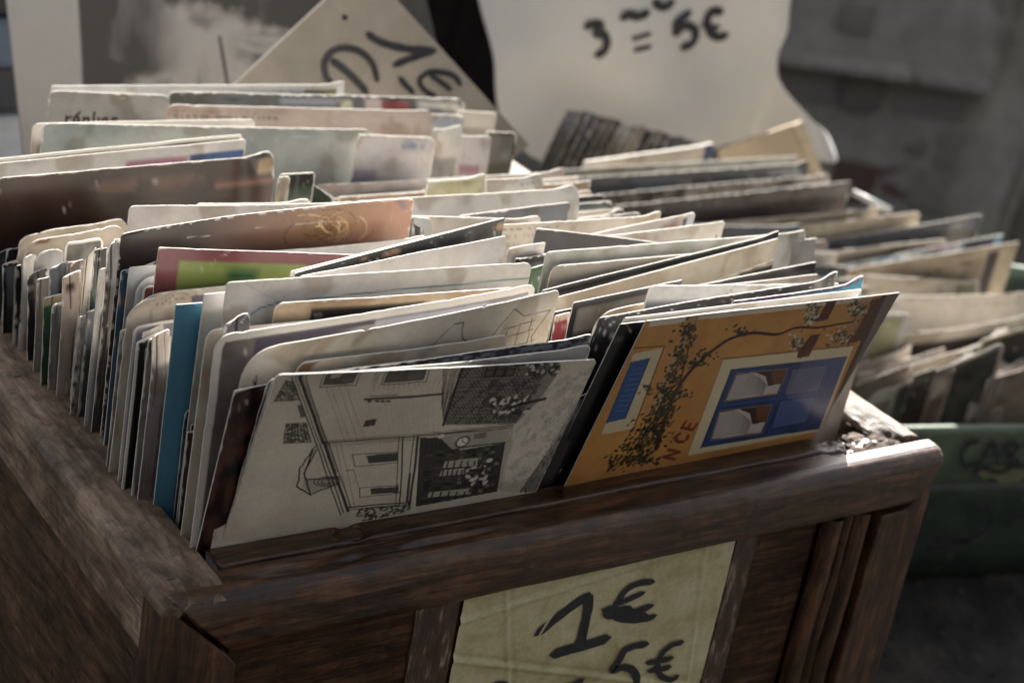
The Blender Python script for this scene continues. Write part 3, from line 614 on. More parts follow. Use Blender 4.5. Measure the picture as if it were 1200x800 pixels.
    for q in ([(712, 380), (818, 370), (815, 395), (705, 402)], [(700, 408), (775, 402), (770, 422), (694, 428)], [(662, 478), (790, 466), (785, 486), (655, 496)], [(650, 440), (668, 438), (660, 470), (645, 472)]):
        rs.poly(cv(q), lin('b9b19f'), 0.8)
        for k in range(5): t = (k+0.5)/5; jl((q[0][0]+(q[1][0]-q[0][0])*t, q[0][1]), (q[3][0]+(q[2][0]-q[3][0])*t, q[3][1]), .0005, 0.9)
    for p in ((855, 378), (700, 300), (800, 440)): rs.blob(cv([p])[0], 0.0016, 0.0013, 0, lin('d6cfbe'), 0.9)
    for i in range(50): rs.blob(cv([(780+rg.rand()*85, 395+rg.rand()*60)])[0], 0.0006+rg.rand()*0.0012, 0.0005+rg.rand()*0.0007, rg.rand()*3, K if rg.rand() < 0.7 else base, 0.9)
    rs.poly(cv([(806, 292), (846, 288), (843, 305), (803, 309)]), lin('57524a'), 0.7)
    rs.blob(cv([(768, 318)])[0], 0.0036, 0.0034, 0, K, 0.95); rs.blob(cv([(768, 318)])[0], 0.0026, 0.0025, 0, lin('ddd6c6'), 1.0)
    ln([(768, 318), (768, 306)], .0004); ln([(768, 318), (778, 322)], .0004)
    hatch(None, 9, (900, 330), (868, 470), (932, 275), (893, 470), 0.35)
    m = vnoise(S*2600, T*2600, 77, 1)[..., None]; rs.C *= (0.92+0.16*m)
    return rs.C

def art_vine(S, T, w, h, quad):
    n = vnoise(S*40, T*40, 81, 4)[..., None]; rg = np.random.RandomState(9)
    C = (lin('b3752a')*(1-n)+lin('c68f3c')*n)*(0.80+0.38*vnoise(S*160, T*90, 84, 4)[..., None])*(0.94+0.12*vnoise(S*1400, T*1400, 82, 2)[..., None]); rs = Raster(S, T, 0); rs.C = C; rs.set_map(quad, w, h)
    cv = lambda pts: [(680+x/3.158, 340+y/3.158) for x, y in pts]
    P = lambda pts, c, a=1.0, tex=None: rs.poly(cv(pts), lin(c), a, tex)
    L = lambda pts, wd, c, a=1.0: rs.line(cv(pts), wd/1000, lin(c), a)
    tx = lambda k, th, s=60: (lambda x, y: np.clip((vnoise(x*k, y*k, s, 2)-th)*6, 0, 1))
    P([(262, 110), (400, 98), (385, 118), (250, 136)], 'cfc5ae'); P([(430, 98), (1085, 20), (1080, 40), (420, 112)], 'cdc2a8')
    P([(400, 100), (436, 96), (282, 450), (248, 462)], 'b08f5a', 0.9); L([(436, 100), (282, 450)], 0.5, '6c4a2a', 0.8)
    P([(1040, 30), (1130, 20), (1060, 130), (985, 200), (900, 215), (960, 140)], 'a2793f', 0.7); P([(880, 60), (1030, 40), (1000, 120), (860, 130)], 'b5863e', 0.7)
    # small shutter at left
    P([(196, 236), (308, 212), (192, 512), (78, 535)], 'c9b78e'); L([(200, 214), (312, 206), (194, 520)], 0.7, '6b3f25', 0.9)
    P([(188, 266), (258, 250), (166, 474), (96, 492)], '1c4c80'); P([(200, 280), (236, 272), (160, 452), (124, 462)], '17447c', 0.9)
    for t in np.linspace(0.06, 0.94, 9): L([(198-72*t, 284+176*t), (238-76*t, 276+180*t)], 0.35, '4f8ac2', 0.8)
    L([(188, 266), (96, 492)], 0.5, '0d2c55'); L([(258, 250), (166, 474)], 0.5, '0d2c55')
    # window
    P([(528, 258), (1012, 206), (888, 520), (396, 612)], 'd2c197'); L([(520, 254), (1010, 203)], 0.7, '7a4a38', 0.9); L([(528, 258), (396, 612)], 0.35, '8c6a3c', 0.8)
    P([(560, 294), (988, 246), (884, 512), (448, 582)], '1b3460')
    P([(560, 294), (988, 246), (884, 512), (448, 582)], '2c4f82', 0.45, tx(60, 0.45))
    for q in ([(578, 308), (766, 290), (732, 384), (534, 412)], [(516, 446), (710, 424), (672, 530), (482, 556)]):
        P(q, '3e2a22'); a, b_, c_, d_ = [np.array(p, float) for p in q]
        Q = lambda s, t: (a*(1-s)+b_*s)*(1-t)+(d_*(1-s)+c_*s)*t
        P([Q(.02, .04), Q(.38, .03), Q(.62, .22), Q(.74, .62), Q(.98, .58), Q(.97, .95), Q(.02, .97)], 'bdb3a8', 0.95)
        for k in range(11):
            t = k/10; rs.line(cv([Q(.03, .06+.9*t), Q(.25+.1*t, .04+.8*t), Q(.5+.06*t, .25+.62*t), Q(.70, .55+.38*t)]), 0.00035, lin('4d3d38'), 0.8)
        P([Q(.7, .05), Q(.98, .03), Q(.97, .55), Q(.80, .50)], '74432a', 0.8)
        for p, q2 in ((Q(0, 0), Q(1, 0)), (Q(1, 0), Q(1, 1)), (Q(0, 1), Q(1, 1)), (Q(0, 0), Q(0, 1))): L([p, q2], 0.35, 'a58d6c', 0.8)
    for q, c in (([(786, 292), (916, 277), (882, 372), (752, 388)], '555a74'), ([(742, 410), (868, 394), (836, 488), (706, 512)], '3e5488')):
        P(q, c, 0.95)
        for p, q2 in zip(q, q[1:]+q[:1]): L([p, q2], 0.5, '16264c', 0.9)
        q = [np.array(p)*0.9+np.mean(q, 0)*0.1 for p in q]
        for p, q2 in zip(q, q[1:]+q[:1]): L([p, q2], 0.25, '7c8ab2', 0.6)
    L([(772, 288), (680, 528)], 0.9, '2c4d8c'); L([(530, 426), (900, 378)], 1.0, '2a4a88'); L([(938, 262), (838, 510)], 0.8, '18305f'); L([(560, 294), (448, 582)], 0.9, '122650'); L([(560, 294), (988, 246)], 0.6, '122650')
    L([(770, 290), (676, 530)], 0.3, '0e1d3e')
    for t_ in np.linspace(0, 1, 15): L([(800+106*t_, 298-10*t_), (764+112*t_, 380-14*t_)], 0.2, '8089a4', 0.25); L([(752+104*t_, 416-14*t_), (718+108*t_, 502-20*t_)], 0.2, '6f86b0', 0.22)
    P([(820, 262), (985, 248), (915, 440), (760, 400)], '9aa3b8', 0.16)  # pale haze of reflected light painted over the window panes
    for t_ in np.linspace(0, 1, 60): x_, y_ = 300+700*rg.rand(), 130+430*rg.rand(); L([(x_, y_), (x_+rg.randn()*9, y_+rg.randn()*5)], 0.22, rg.choice(['d0a35c', '8a5a22', 'd9b67a']), 0.3)
    # right hand: beam and plain grey margin
    P([(1078, 36), (1128, 24), (1040, 186), (985, 200)], '5b3a26'); P([(1040, 60), (1078, 50), (1010, 170), (975, 186)], 'a5724a', 0.8)
    P([(1118, 18), (1200, 8), (948, 520), (884, 520)], '77695e')
    P([(1118, 18), (1135, 16), (900, 520), (884, 520)], '3c2c25', 0.8)
    for t in np.linspace(0.15, 0.6, 16): L([(1165-235*t, 28+480*t), (1168-235*t, 36+480*t)], 0.5, '9d8f80', 0.5)
    # vine stem
    V1 = [(282, 585), (300, 520), (330, 430), (372, 345), (430, 275), (500, 215), (560, 178), (640, 158), (730, 163), (800, 138), (880, 138), (960, 124), (1030, 112)]
    V1 = catmull(V1, 4); wds = np.linspace(2.6, 0.9, len(V1))
    for p, q, wd in zip(V1, V1[1:], wds): L([p, q], wd, '35180f'); 
    for p, q in zip(V1[:20], V1[1:21]): L([(p[0]+3, p[1]+2), (q[0]+3, q[1]+2)], 0.5, '7a5238', 0.6)
    L(catmull([(300, 560), (270, 500), (310, 400), (372, 330)]), 1.0, '3a2014'); L(catmull([(372, 330), (395, 240), (410, 160)]), 0.7, '3a2014')
    for cx, cy, sx, sy, k in ((400, 160, 22, 35, 60), (372, 235, 24, 34, 55), (345, 320, 22, 36, 55), (320, 390, 30, 40, 80), (300, 455, 36, 35, 90), (262, 520, 52, 38, 130), (215, 580, 48, 36, 120), (160, 630, 48, 25, 55), (240, 625, 40, 18, 60),
                              (375, 385, 26, 16, 22), (470, 235, 34, 20, 26), (430, 268, 40, 22, 30), (260, 370, 24, 24, 18), (590, 152, 26, 14, 16), (340, 440, 14, 16, 14), (120, 655, 22, 10, 10)):
        for i in range(k):
            x, y = cx+rg.randn()*sx*0.62, cy+rg.randn()*sy*0.62; c = ('1b1a10', '26240f', '332a14', '10130c', '4a4424')[rg.randint(5)]
            rs.blob(cv([(x, y)])[0], 0.0007+rg.rand()*0.0010, 0.0005+rg.rand()*0.0006, rg.rand()*3.1, lin(c), 0.95, 0.5)
            if rg.rand() < .3: rs.blob(cv([(x+1.5, y-1.5)])[0], 0.0004, 0.0003, rg.rand()*3.1, lin(('8a7a3e', 'a5924e', '5c5a2c')[rg.randint(3)]), 0.8, 0.5)
    for cx, cy, sx, sy in ((866, 72, 20, 30), (1018, 70, 26, 30), (806, 196, 20, 24), (960, 170, 34, 24), (850, 105, 16, 14)):
        for i in range(80):
            x, y = cx+rg.randn()*sx*0.7, cy+rg.randn()*sy*0.7; c = ('23200f', '3a3418', 'a39a76', 'c8bf9f', '2a2412')[rg.randint(5)]
            rs.blob(cv([(x, y)])[0], 0.0006+rg.rand()*0.0007, 0.0005+rg.rand()*0.0005, rg.rand()*3.1, lin(c), 0.9, 0.5)
    P([(915, 38), (955, 30), (915, 108), (872, 118)], '501812', 0.95); P([(855, 165), (890, 160), (845, 245), (800, 250), (808, 222)], '501812', 0.95)
    # the end of a word, red capitals reading upwards
    e1 = np.array([42., -64.]); e1 /= np.linalg.norm(e1); e2 = np.array([-0.97, -0.22])
    def glyph(o, segs, s=42): 
        for sg in segs: L([np.array(o)+e1*p[0]*s+e2*p[1]*s for p in sg], 1.7, '7d2a1a', 0.95)
    glyph((350, 625), [[(0, 0), (0, 1)], [(0, 1), (.75, 0)], [(.75, 0), (.75, 1)]]); glyph((386, 566), [[(.75, .85), (.45, 1), (.1, .8), (0, .5), (.1, .2), (.45, 0), (.75, .15)]], 44)
    glyph((414, 520), [[(.1, 0), (.1, 1)], [(.1, 1), (.75, 1)], [(.1, .5), (.6, .5)], [(.1, 0), (.75, 0)]])
    return rs.C

# ================================================================== cards of the wooden box, front to back, left column
card((324, 439), (700, 421), 0.0030, 0.0035, 'large cream postcard with sideways black pen drawing of a street, front left of box', lean=0.29, h=0.108, r=0.0022, r2=0.0018, res=0.00032, fn=art_street, th=0.0006, bend=0.0006, amt=0.5)
card((319, 441), (697, 408), 0.0052, 0.0060, 'plain grey white card directly behind the street drawing card', lean=0.27, r=0.002, r2=0.0025, col='b6b3ad', col2='a5a29c', bend=0.001, auto=0)
card((315, 445), (698, 394), 0.0075, 0.0085, 'dark speckled card with frayed white top edge behind the street drawing', lean=0.25, r=0.003, r2=0.002, rag=0.9, amt=1.3, col='1c1e24', col2='4c5060', ns=330, con=3.2, patch=[(60, 140, 1, 6, '8b8e98', .3, 500)], mat=G)
card((275, 458), (420, 430), 0.0120, 0.0130, 'dark tortoiseshell brown card at the front left corner of the box', lean=0.20, r=0.0003, r2=.0003, rag=0.1, amt=0.5, col='120a08', col2='5a3020', ns=260, con=3.0, mat=G)
card((233, 571), (262, 566), 0.0290, 0.0290, 'tiny navy card corner low in the front left corner of the wooden box', lean=0.0, h=0.08, r=0.0003, rag=0.1, amt=0.4, col='12161f', mat=G)
card((350, 424), (600, 396), 0.0140, 0.0150, 'low cream card with stained rounded corner in front of the villa drawing card', lean=0.2, r=0.004, r2=0.003, col=CREAM, col2='bfae8c', amt=0.7, patch=[(0, 6, 0, 5, '8a5f38', 1.0)])
VILLA = [('3c3a38', .38, [(62, 26), (72, 14), (80, 5), (84, 5), (86, 12), (92, 16), (90, 24), (84, 28)]), ('3c3a38', .38, [(84, 28), (78, 22), (72, 20), (70, 26), (66, 30)]),
         ('3c3a38', .38, [(100, 26), (99, 14), (106, 4), (112, 8), (124, 8), (118, 18), (122, 28)]), ('3c3a38', .38, [(101, 16), (118, 15)]), ('3c3a38', .38, [(101, 21), (120, 20)]), ('3c3a38', .38, [(106, 12), (105, 27)]), ('3c3a38', .38, [(111, 11), (111, 27)]), ('3c3a38', .38, [(116, 10), (117, 27)]), ('3c3a38', .38, [(104, 12), (118, 11)])]
def scribble(x0, y0, n, dx, dy, s=1.6):
    rg = np.random.RandomState(int(x0*7+n)); return [('1a1a1c', .42, [(x0+dx*i+rg.randn()*s*.5, y0+dy*i-s), (x0+dx*i+s*.6, y0+dy*i+s+rg.randn()*.4), (x0+dx*(i+.5)-s*.3, y0+dy*i+rg.randn()*.5)]) for i in range(n)]
card((288, 411), (657, 339), 0.0170, 0.0215, 'big cream card with outline drawing of villas and ink scribble on torn left corner', lean=0.10, r=0.011, r2=0.002, rag=0.7, col='d3c9b3', col2='bdb194', ns=30, h=0.12, bend=0.0015,
     line=VILLA+scribble(5, 12, 11, .35, 1.5), amt=0.8, res=0.00045)
card((254, 394), (632, 335), 0.0255, 0.030, 'white bordered card with grey brown picture, worn left edge, behind the villa drawing card', lean=0.03, r=0.006, r2=0.003, rag=0.6, amt=1.4, h=0.115, col='7b706c', col2='5f5550', border=2.6, patch=[(14, 60, 3, 30, '4b4455', .4), (60, 150, 3, 7, 'a9abb4', .5), (40, 150, 1.6, 3.0, '9a7a4a', .4, 500)])
card((264, 381), (300, 372), 0.0290, 0.0290, 'dark brown card sliver between two cream cards at the left', lean=0.02, r=0.002, col='2b1d18', col2='3d2a22')
card((242, 387), (604, 352), 0.0335, 0.037, 'cream card with ochre top band and rounded corner at the left', lean=0.03, r=0.004, r2=0.002, h=0.115, col=CREAM, col2='c2b596', amt=0.8, patch=[(38, 140, .6, 3, 'b08d55', .5), (50, 64, 3.4, 9, '26211e', .3)])
card((322, 355), (604, 336), 0.0385, 0.0400, 'tan card with brown stained rounded corner above the grey brown picture card', lean=0.03, r=0.003, col='b79a6a', col2='c9b187', patch=[(14, 60, 3, 12, '1d1a18', .3), (62, 120, 2.5, 10, 'cfcac0', .5)])
card((266, 331), (624, 307), 0.0440, 0.0500, 'large white card with a thin teal outline frame', lean=0.03, r=0.0012, r2=0.0035, h=0.115, col='d9d4c9', col2='c8c0b0', ns=25, amt=0.5, res=0.0006,
     line=[('3b8090', .55, [(6, 26), (7, 19), (9, 14), (14, 10.5), (20, 9.2), (60, 7.6), (100, 7.0), (130, 6.6), (140, 7.0), (145, 8.6), (147.5, 12), (148, 30)])])
card((239, 345), (420, 325), 0.0500, 0.0520, 'pale card with greenish lower half standing right of the turquoise card', lean=0.03, r=0.0003, rag=0.1, h=0.115, col='c6c8c0', col2='b9bcb2', patch=[(0, 80, 0, 6, 'd3d2cb', .3), (0, 80, 6, 60, 'aeb3ab', .5)], mat=G)
card((206, 357), (330, 338), 0.0550, 0.0560, 'bright turquoise blue card at the left rail', lean=0.02, sl=0.0, r=0.0003, rag=0.1, amt=0.25, h=0.115, bend=0.002, col='1f7c9c', col2='2688a8', con=0.8, mat=G, auto=0)
card((182, 398), (205, 392), 0.0600, 0.0600, 'lilac grey card just left of the turquoise card', r=0.0008, h=0.1, col='a4a0a6', col2='8d8a92')
card((174, 398), (196, 392), 0.0630, 0.0640, 'grey textured card beside the lilac grey one', r=0.0005, h=0.1, col='6b6762', col2='8b867e', ns=300)
card((174, 410), (190, 407), 0.0655, 0.0655, 'thin pale teal edged card between black and grey cards', r=0.0003, h=0.1, col='9fb0b0')
card((161, 401), (200, 393), 0.0680, 0.0690, 'black card with white rim at left of the turquoise card', r=0.0012, h=0.1, col='121214', col2='1c1c20', border=1.2, mat=G)
card((168, 390), (212, 381), 0.0710, 0.0720, 'cream card peeking above the black rimmed card', r=0.0006, h=0.1, col='d6d0c4')
card((157, 383), (230, 370), 0.0740, 0.0750, 'lavender grey card with thick white rim behind the turquoise card', r=0.0025, h=0.11, col='8a8aa0', col2='9b9bac', border=1.0, amt=0.8)
card((149, 348), (300, 329), 0.0800, 0.0830, 'worn cream card with torn curled left corner behind the lavender card', r=0.009, rag=1.1, amt=1.3, h=0.115, col='cfc6b6', col2='bbb09c', ns=30, fold=0.002)
card((141, 387), (170, 382), 0.0850, 0.0850, 'short beige card left of the torn cream card', r=0.0008, h=0.09, col='b1a28e', col2='9d8d78')
card((185, 289), (520, 303), 0.0890, 0.0870, 'dusty red card with a lime green picture area', r=0.0006, r2=0.002, rag=0.3, h=0.115, col='8e4347', col2='7c3a3f', con=1.2, amt=0.5, patch=[(8.5, 60, 5.0, 40, '7f9132', .3), (26, 42, 5.6, 14, '1f5d34', 4.0), (50, 75, 5, 9, 'b9b06a', 6.)], mat=G)
card((168, 336), (212, 330), 0.0915, 0.0915, 'brown and white card corner left of the red card', r=0.002, h=0.09, col='7c3d30', border=.8, amt=1.2)
card((161, 326), (212, 318), 0.0940, 0.0940, 'white card with ribbed rounded top left of the red card', r=0.006, h=0.1, col='c9cacb', col2='a9adb0', ns=220)
card((151, 313), (250, 306), 0.0965, 0.0970, 'plain bluish white card between blue strip and red card', r=0.0008, h=0.105, col='ccd0d2', amt=.4)
card((142, 317), (200, 310), 0.0990, 0.0990, 'blue card strip with an orange mark under the brown picture card', r=0.001, h=0.105, col='2a6584', col2='23506c', patch=[(0, 9, 10, 14, '9a5a30', 1.5)], mat=G)
card((290, 298), (500, 277), 0.1000, 0.1010, 'grey white card strip below the golden swirl card', r=0.001, h=0.1, col='c4c3c0')
def art_gold(S, T, w, h, quad):
    n = vnoise(S*60, T*60, 91, 4)[..., None]; g = np.clip((S/w-0.25)/0.6, 0, 1)[..., None]
    C = (lin('3a2f2e')*(1-g)+lin('b98a6e')*g)*(0.75+0.5*n); rs = Raster(S, T, 0); rs.C = C; rs.set_map(quad, w, h); rg = np.random.RandomState(4)
    cv = lambda p: (300+p[0]/4, 80+p[1]/4)
    rs.blob(cv((370, 740)), 0.020, 0.009, -0.2, lin('a57f52'), 0.75, 0.5); rs.blob(cv((250, 790)), 0.018, 0.006, -0.4, lin('8f6a48'), 0.6, 0.6)
    for i in range(46):
        a0 = rg.rand()*6.28; rr = 10+rg.rand()*110; cx, cy = 340+rg.randn()*46, 752+rg.randn()*18
        pts = [cv((cx+rr*math.cos(a0+t), cy+rr*0.62*math.sin(a0+t)*(1+0.1*t))) for t in np.linspace(0, 1.6, 8)]
        rs.line(pts, 0.0005+rg.rand()*0.0004, lin(('c9a46c', 'e0c48e', '6f4a2c', '8c623c')[rg.randint(4)]), 0.55)
    rs.blob(cv((690, 640)), 0.004, 0.002, 0.8, lin('7d7488'), 0.7, .6)
    rs.line([cv((570, 800)), cv((640, 720)), (cv((650, 640)))], 0.0004, lin('c49a70'), 0.6); rs.line([cv((480, 700)), cv((510, 790))], 0.0004, lin('c49a70'), 0.5)
    return rs.C
card((141, 273), (487, 232), 0.1050, 0.1090, 'brown to copper glossy card with golden swirl and crushed white left corner', r=0.0015, r2=0.0025, rag=0.5, amt=1.5, h=0.118, bend=-0.003, fn=art_gold, res=0.0006, mat=G, fold=0.001)
card((128, 290), (150, 283), 0.1090, 0.1090, 'dark brown card strip bent at the left of the golden swirl card', r=0.003, amt=1.6, h=0.11, col='2c2321', col2='3b302d', mat=G)
card((116, 316), (140, 311), 0.1150, 0.1150, 'white grey narrow card edge left of the dark brown strip', r=0.001, h=0.11, col='a9a7a4', col2='bcb9b4')
card((102, 366), (118, 361), 0.1225, 0.1225, 'short dark slate card with frayed white top by the left rail', r=0.0006, h=0.09, amt=1.5, rag=.6, col='2b2c34', col2='3a3b45')
card((92, 371), (112, 367), 0.1255, 0.1255, 'short black and white speckled card by the left rail', r=0.0006, h=0.09, amt=1.8, rag=.8, col='b6b3ad', col2='3a3a3c', ns=500, con=4)
card((111, 293), (133, 289), 0.1310, 0.1310, 'dark teal card with green lower part left of the brown strip', r=0.001, h=0.11, col='1b2125', patch=[(0, 40, 9, 60, '3f5b4e', 2.)], mat=G)
card((97, 307), (113, 290), 0.1350, 0.1350, 'cream card with tan spine slanting at the left', r=0.0005, h=0.11, col='d8d3c6', col2='c4bca8', amt=0.6, patch=[(0, 1.2, 0, 60, 'a4814f', .4)])
card((75, 327), (101, 322), 0.1400, 0.1400, 'cream card with a brown stain and rusty lower edge by the left rail', r=0.001, sl=0.02, h=0.11, col='b3a393', col2='9a8878', patch=[(1, 6, 2.5, 7, '4c3a28', 1., 500)])
card((61, 357), (82, 352), 0.1455, 0.1455, 'mottled grey card by the left rail', r=0.0015, sl=0.03, h=0.1, col='94918c', col2='716e69', ns=200)
card((52, 350), (78, 346), 0.1500, 0.1500, 'tan topped card with a green lower side by the left rail', r=0.0008, sl=0.03, h=0.1, col='2f6a44', col2='2a5c3c', patch=[(-1, 40, -1, 3.6, 'b09c72', .3)])
card((85, 310), (99, 306), 0.1530, 0.1530, 'maroon card corner between blue grey and cream cards', r=0.0005, h=0.1, col='4a2d2c', mat=G)
card((60, 316), (88, 311), 0.1565, 0.1565, 'blue grey card by the left rail', r=0.0015, h=0.11, col='6f767d', col2='5e656c', patch=[(3, 7, 7, 20, '3b3f45', 1.)])
card((44, 329), (64, 326), 0.1610, 0.1610, 'grey cream card by the left rail', r=0.0008, sl=0.03, h=0.11, col='a29a8c', col2='8d8577')
card((76, 284), (124, 281), 0.1660, 0.1670, 'framed dark photograph card with rounded white corner behind the blue grey card', r=0.0025, h=0.11, col='35332f', col2='6f6a5c', ns=160, con=3, border=1.0, mat=G)
card((33, 324), (62, 319), 0.1705, 0.1705, 'black card with pale rim by the left rail', r=0.001, sl=0.06, h=0.11, col='111216', col2='191a20', mat=G)
card((41, 296), (78, 290), 0.1760, 0.1770, 'cream card with large rounded corner behind the black rimmed card', r=0.005, h=0.11, col='c3b69d', col2='b3a68c')
card((32, 306), (44, 303), 0.1800, 0.1800, 'narrow white card edge left of the rounded cream card', r=0.001, h=0.1, col='c5c2bb')
card((20, 313), (34, 310), 0.1850, 0.1850, 'black card second from the left end of the row', r=0.0006, h=0.1, sl=.03, col='0e0f12', mat=G)
card((30, 283), (150, 264), 0.1885, 0.1920, 'cream notched card with brown stain under the dark brown picture', r=0.006, rag=.8, amt=1.0, h=0.115, col='b8aa92', col2='a89a80', patch=[(2, 9, 0, 2.6, '7a5233', .8)])
card((5, 313), (26, 310), 0.1950, 0.1950, 'black card at the left end of the row', r=0.0006, h=0.1, sl=.04, col='0f1014', mat=G)
card((22, 276), (152, 256), 0.1990, 0.2020, 'beige card with scalloped corner just under the dark brown picture', r=0.005, rag=.8, h=0.115, col='bcae94', col2='a6987c')
card((8, 293), (30, 289), 0.2045, 0.2045, 'small black card corner left of the scalloped beige card', r=0.0008, h=0.1, col='111317', mat=G)
card((-4, 300), (20, 296), 0.2095, 0.2095, 'slate card cut by the left picture edge', r=0.0008, h=0.1, col='2c3038')
card((152, 242), (400, 238), 0.1560, 0.1560, 'plain pale grey card standing behind the golden swirl card', r=0.002, r2=.003, h=0.118, col='b9b3ab', col2='a9a39b', amt=.5)
card((230, 239), (370, 237), 0.1620, 0.1620, 'second pale card just above the plain pale grey card', r=0.002, r2=.003, h=0.118, col='b0a79c')
# dark brown picture and the cards round it
card((-6, 208), (326, 181), 0.2180, 0.2260, 'large dark brown picture card with ochre panels and pale rounded rim', r=0.004, r2=0.003, h=0.12, col='1f1210', col2='4a2c1f', ns=45, con=1.8, amt=0.9, rag=.5, mat=G,
     patch=[(44, 96, 4, 13, '5a3826', 3., 120), (112, 121, 2, 9, '2a1a16', .5), (121, 136, 2, 9, '9c7a45', 1.), (136, 150, 3, 40, '7a4c2c', 2.), (100, 135, 10, 13, '8a5a3a', 1.)])
card((328, 204), (370, 202), 0.2100, 0.2110, 'black topped card with dark landscape right of the dark brown picture', r=0.001, r2=.002, h=0.115, col='131413', patch=[(0, 60, 6, 9, '2a4a2a', 1.), (0, 60, 9, 30, '55604f', 2.)], mat=G, border=.5)
card((326, 208), (341, 206), 0.2060, 0.2060, 'small beige card beside the black topped card', r=0.001, r2=.002, h=0.1, col='a89c80')
card((346, 204), (392, 232), 0.2140, 0.2140, 'dark green leafy card corner behind the black topped card', r=0.001, h=0.1, col='1c3a20', col2='0f2012', ns=200, mat=G)
card((-8, 192), (289, 163), 0.2340, 0.2430, 'white card with magenta and dark blue bands above the dark brown picture', r=0.001, r2=.0015, h=0.12, col='c0bcb4', col2='b0aca4', amt=.6, patch=[(60, 90, 5.2, 30, '8c1f5c', .5), (90, 118, 4.4, 30, '1f4a80', .5), (118, 150, 3.6, 30, '15171a', .5)])
card((-10, 186), (285, 158), 0.2400, 0.2490, 'white card edge with dark line standing behind the magenta banded card', r=0.001, r2=.0015, h=0.12, col='26241f', border=1.4)
card((50, 144), (434, 151), 0.2700, 0.2740, 'pale greenish grey cracked card with rounded corners at the back', r=0.004, r2=0.004, rag=.5, h=0.13, col='9ea39b', col2='7e8a86', ns=70, con=2.2, amt=1.1, auto=0)
card((38, 145), (300, 140), 0.2790, 0.2790, 'white card edge just left of the greenish grey card', r=0.003, h=0.13, col='c9c5bb')
card((420, 157), (512, 161), 0.2640, 0.2650, 'lilac cream card with worn blue grey right corner', r=0.001, r2=0.005, rag=.6, h=0.13, col='bdb3ab', col2='aaa2a2', amt=1.3, patch=[(-1, 14, 17, 40, '8b828c', 1.), (24, 40, 1, 8, '7c8494', 2., 220)])
card((508, 151), (547, 151), 0.2840, 0.2840, 'plain white upright card right of the lilac cream card', r=0.001, r2=0.001, h=0.13, col='c6c2b8', col2='b8b3a8')
card((540, 159), (578, 161), 0.2880, 0.2880, 'pale lilac card with pink patch at the back right', r=0.001, r2=0.002, h=0.13, col='b2a9a6', patch=[(0, 16, 15, 22, 'a06a78', 1.)])
card((570, 154), (607, 156), 0.2930, 0.2930, 'dark olive card at the back right next to the sunlit rail', r=0.001, r2=0.003, h=0.13, col='3c3a2a', col2='4a4732', mat=G)
card((196, 122), (510, 130), 0.2980, 0.3010, 'long peach beige card with rounded right corner at the back', r=0.004, r2=0.005, rag=.4, h=0.14, col='b8a594', col2='a89484', ns=40, amt=.7)
card((500, 133), (545, 136), 0.3050, 0.3050, 'grey white card with smudged top at the back', r=0.001, r2=0.002, h=0.14, col='8c8c92', col2='c1beb6', ns=150, con=3)
card((535, 130), (583, 132), 0.3100, 0.3100, 'cream card tab at the back right', r=0.001, r2=0.002, h=0.14, col='bfb8a4')
card((57, 106), (200, 112), 0.3120, 0.3120, 'grey card with black printed letters at the back left', r=0.004, r2=0.004, rag=.4, h=0.14, col='97948c', col2='88857d', amt=1.0, res=0.0006,
     line=[('16140f', 1.3, [(a_*1.05, b_*1.1+1.6) for a_, b_ in p]) for p in ([(9, 14), (9, 9.8)], [(9, 10.8), (11, 9.8)], [(12.6, 12), (15, 11.6), (14.4, 9.9), (12.8, 10), (12.2, 12), (13.4, 14), (15, 13.6)], [(13.6, 8.9), (14.8, 7.8)], [(17, 10), (17, 15)], [(17, 10.4), (19, 10), (19.6, 12), (18.6, 14), (17, 13.4)], [(21.6, 7.6), (21.6, 14)], [(23.8, 10), (23.8, 14)], [(26, 12), (28.4, 11.6), (27.6, 9.9), (26, 10.2), (25.8, 12.6), (28, 14)], [(30.6, 14), (30.6, 10), (32.6, 10)])])
card((195, 107), (546, 115), 0.3180, 0.3200, 'colourful landscape card with red patch and curled right end at the back', r=0.003, r2=0.006, rag=.7, amt=1.4, h=0.14, col='4a5058', col2='2c3430', ns=60, mat=G, curl=.002,
     patch=[(2, 60, 2, 5, '17201c', 1., 200), (60, 95, 1.2, 6, '8a8fa8', 3.), (92, 104, 1.5, 8, 'a8a882', 2., 300), (110, 122, 1, 8, 'b09a94', 1.), (119, 138, 1.2, 8, '8c2126', 2.), (140, 170, 0, 8, 'bdbcb0', 4.)])
card((60, 101), (408, 99), 0.3240, 0.3240, 'thin white card strip rising at the very back', r=0.001, r2=0.001, h=0.14, col='c3c4c0', amt=.5)
# middle, left column continued
card((352, 324), (596, 277), 0.0600, 0.0760, 'plain off white card sloping up with red dot and green blur at its right end', r=0.001, r2=0.002, h=0.118, col='cbc7c0', col2='bdb8b0', amt=.9, patch=[(96, 118, 9, 20, '7d9078', 3.), (89, 96, 10, 14, '742028', 1.2, 500)])
card((345, 320), (592, 255), 0.0680, 0.0860, 'black night photograph card with golden lights sloping up behind the off white card', r=0.0005, r2=0.0005, rag=.1, h=0.118, col='17181c', col2='24262c', amt=.35, mat=G, speck=.5,
     patch=[(104, 125, 0.5, 8, '5a3a2c', 3.), (96, 106, 1, 6, 'c08a44', 2., 300), (40, 50, .5, 4, '9a7450', 1.5), (30, 34, .5, 3, '9a7450', 1.)])
card((341, 318), (588, 256), 0.0705, 0.0890, 'thin white card backing the black night photograph', r=0.0005, rag=.1, h=0.116, col=WHT, lean=0.03)
card((489, 260), (501, 258), 0.1130, 0.1130, 'tiny black card corner right of the golden swirl card', r=.0005, r2=.0015, h=0.1, col='16171a', mat=G)
card((480, 254), (508, 256), 0.1160, 0.1160, 'cream card corner behind the tiny black one', r=.001, r2=.003, h=0.1, col='c9c1b0')
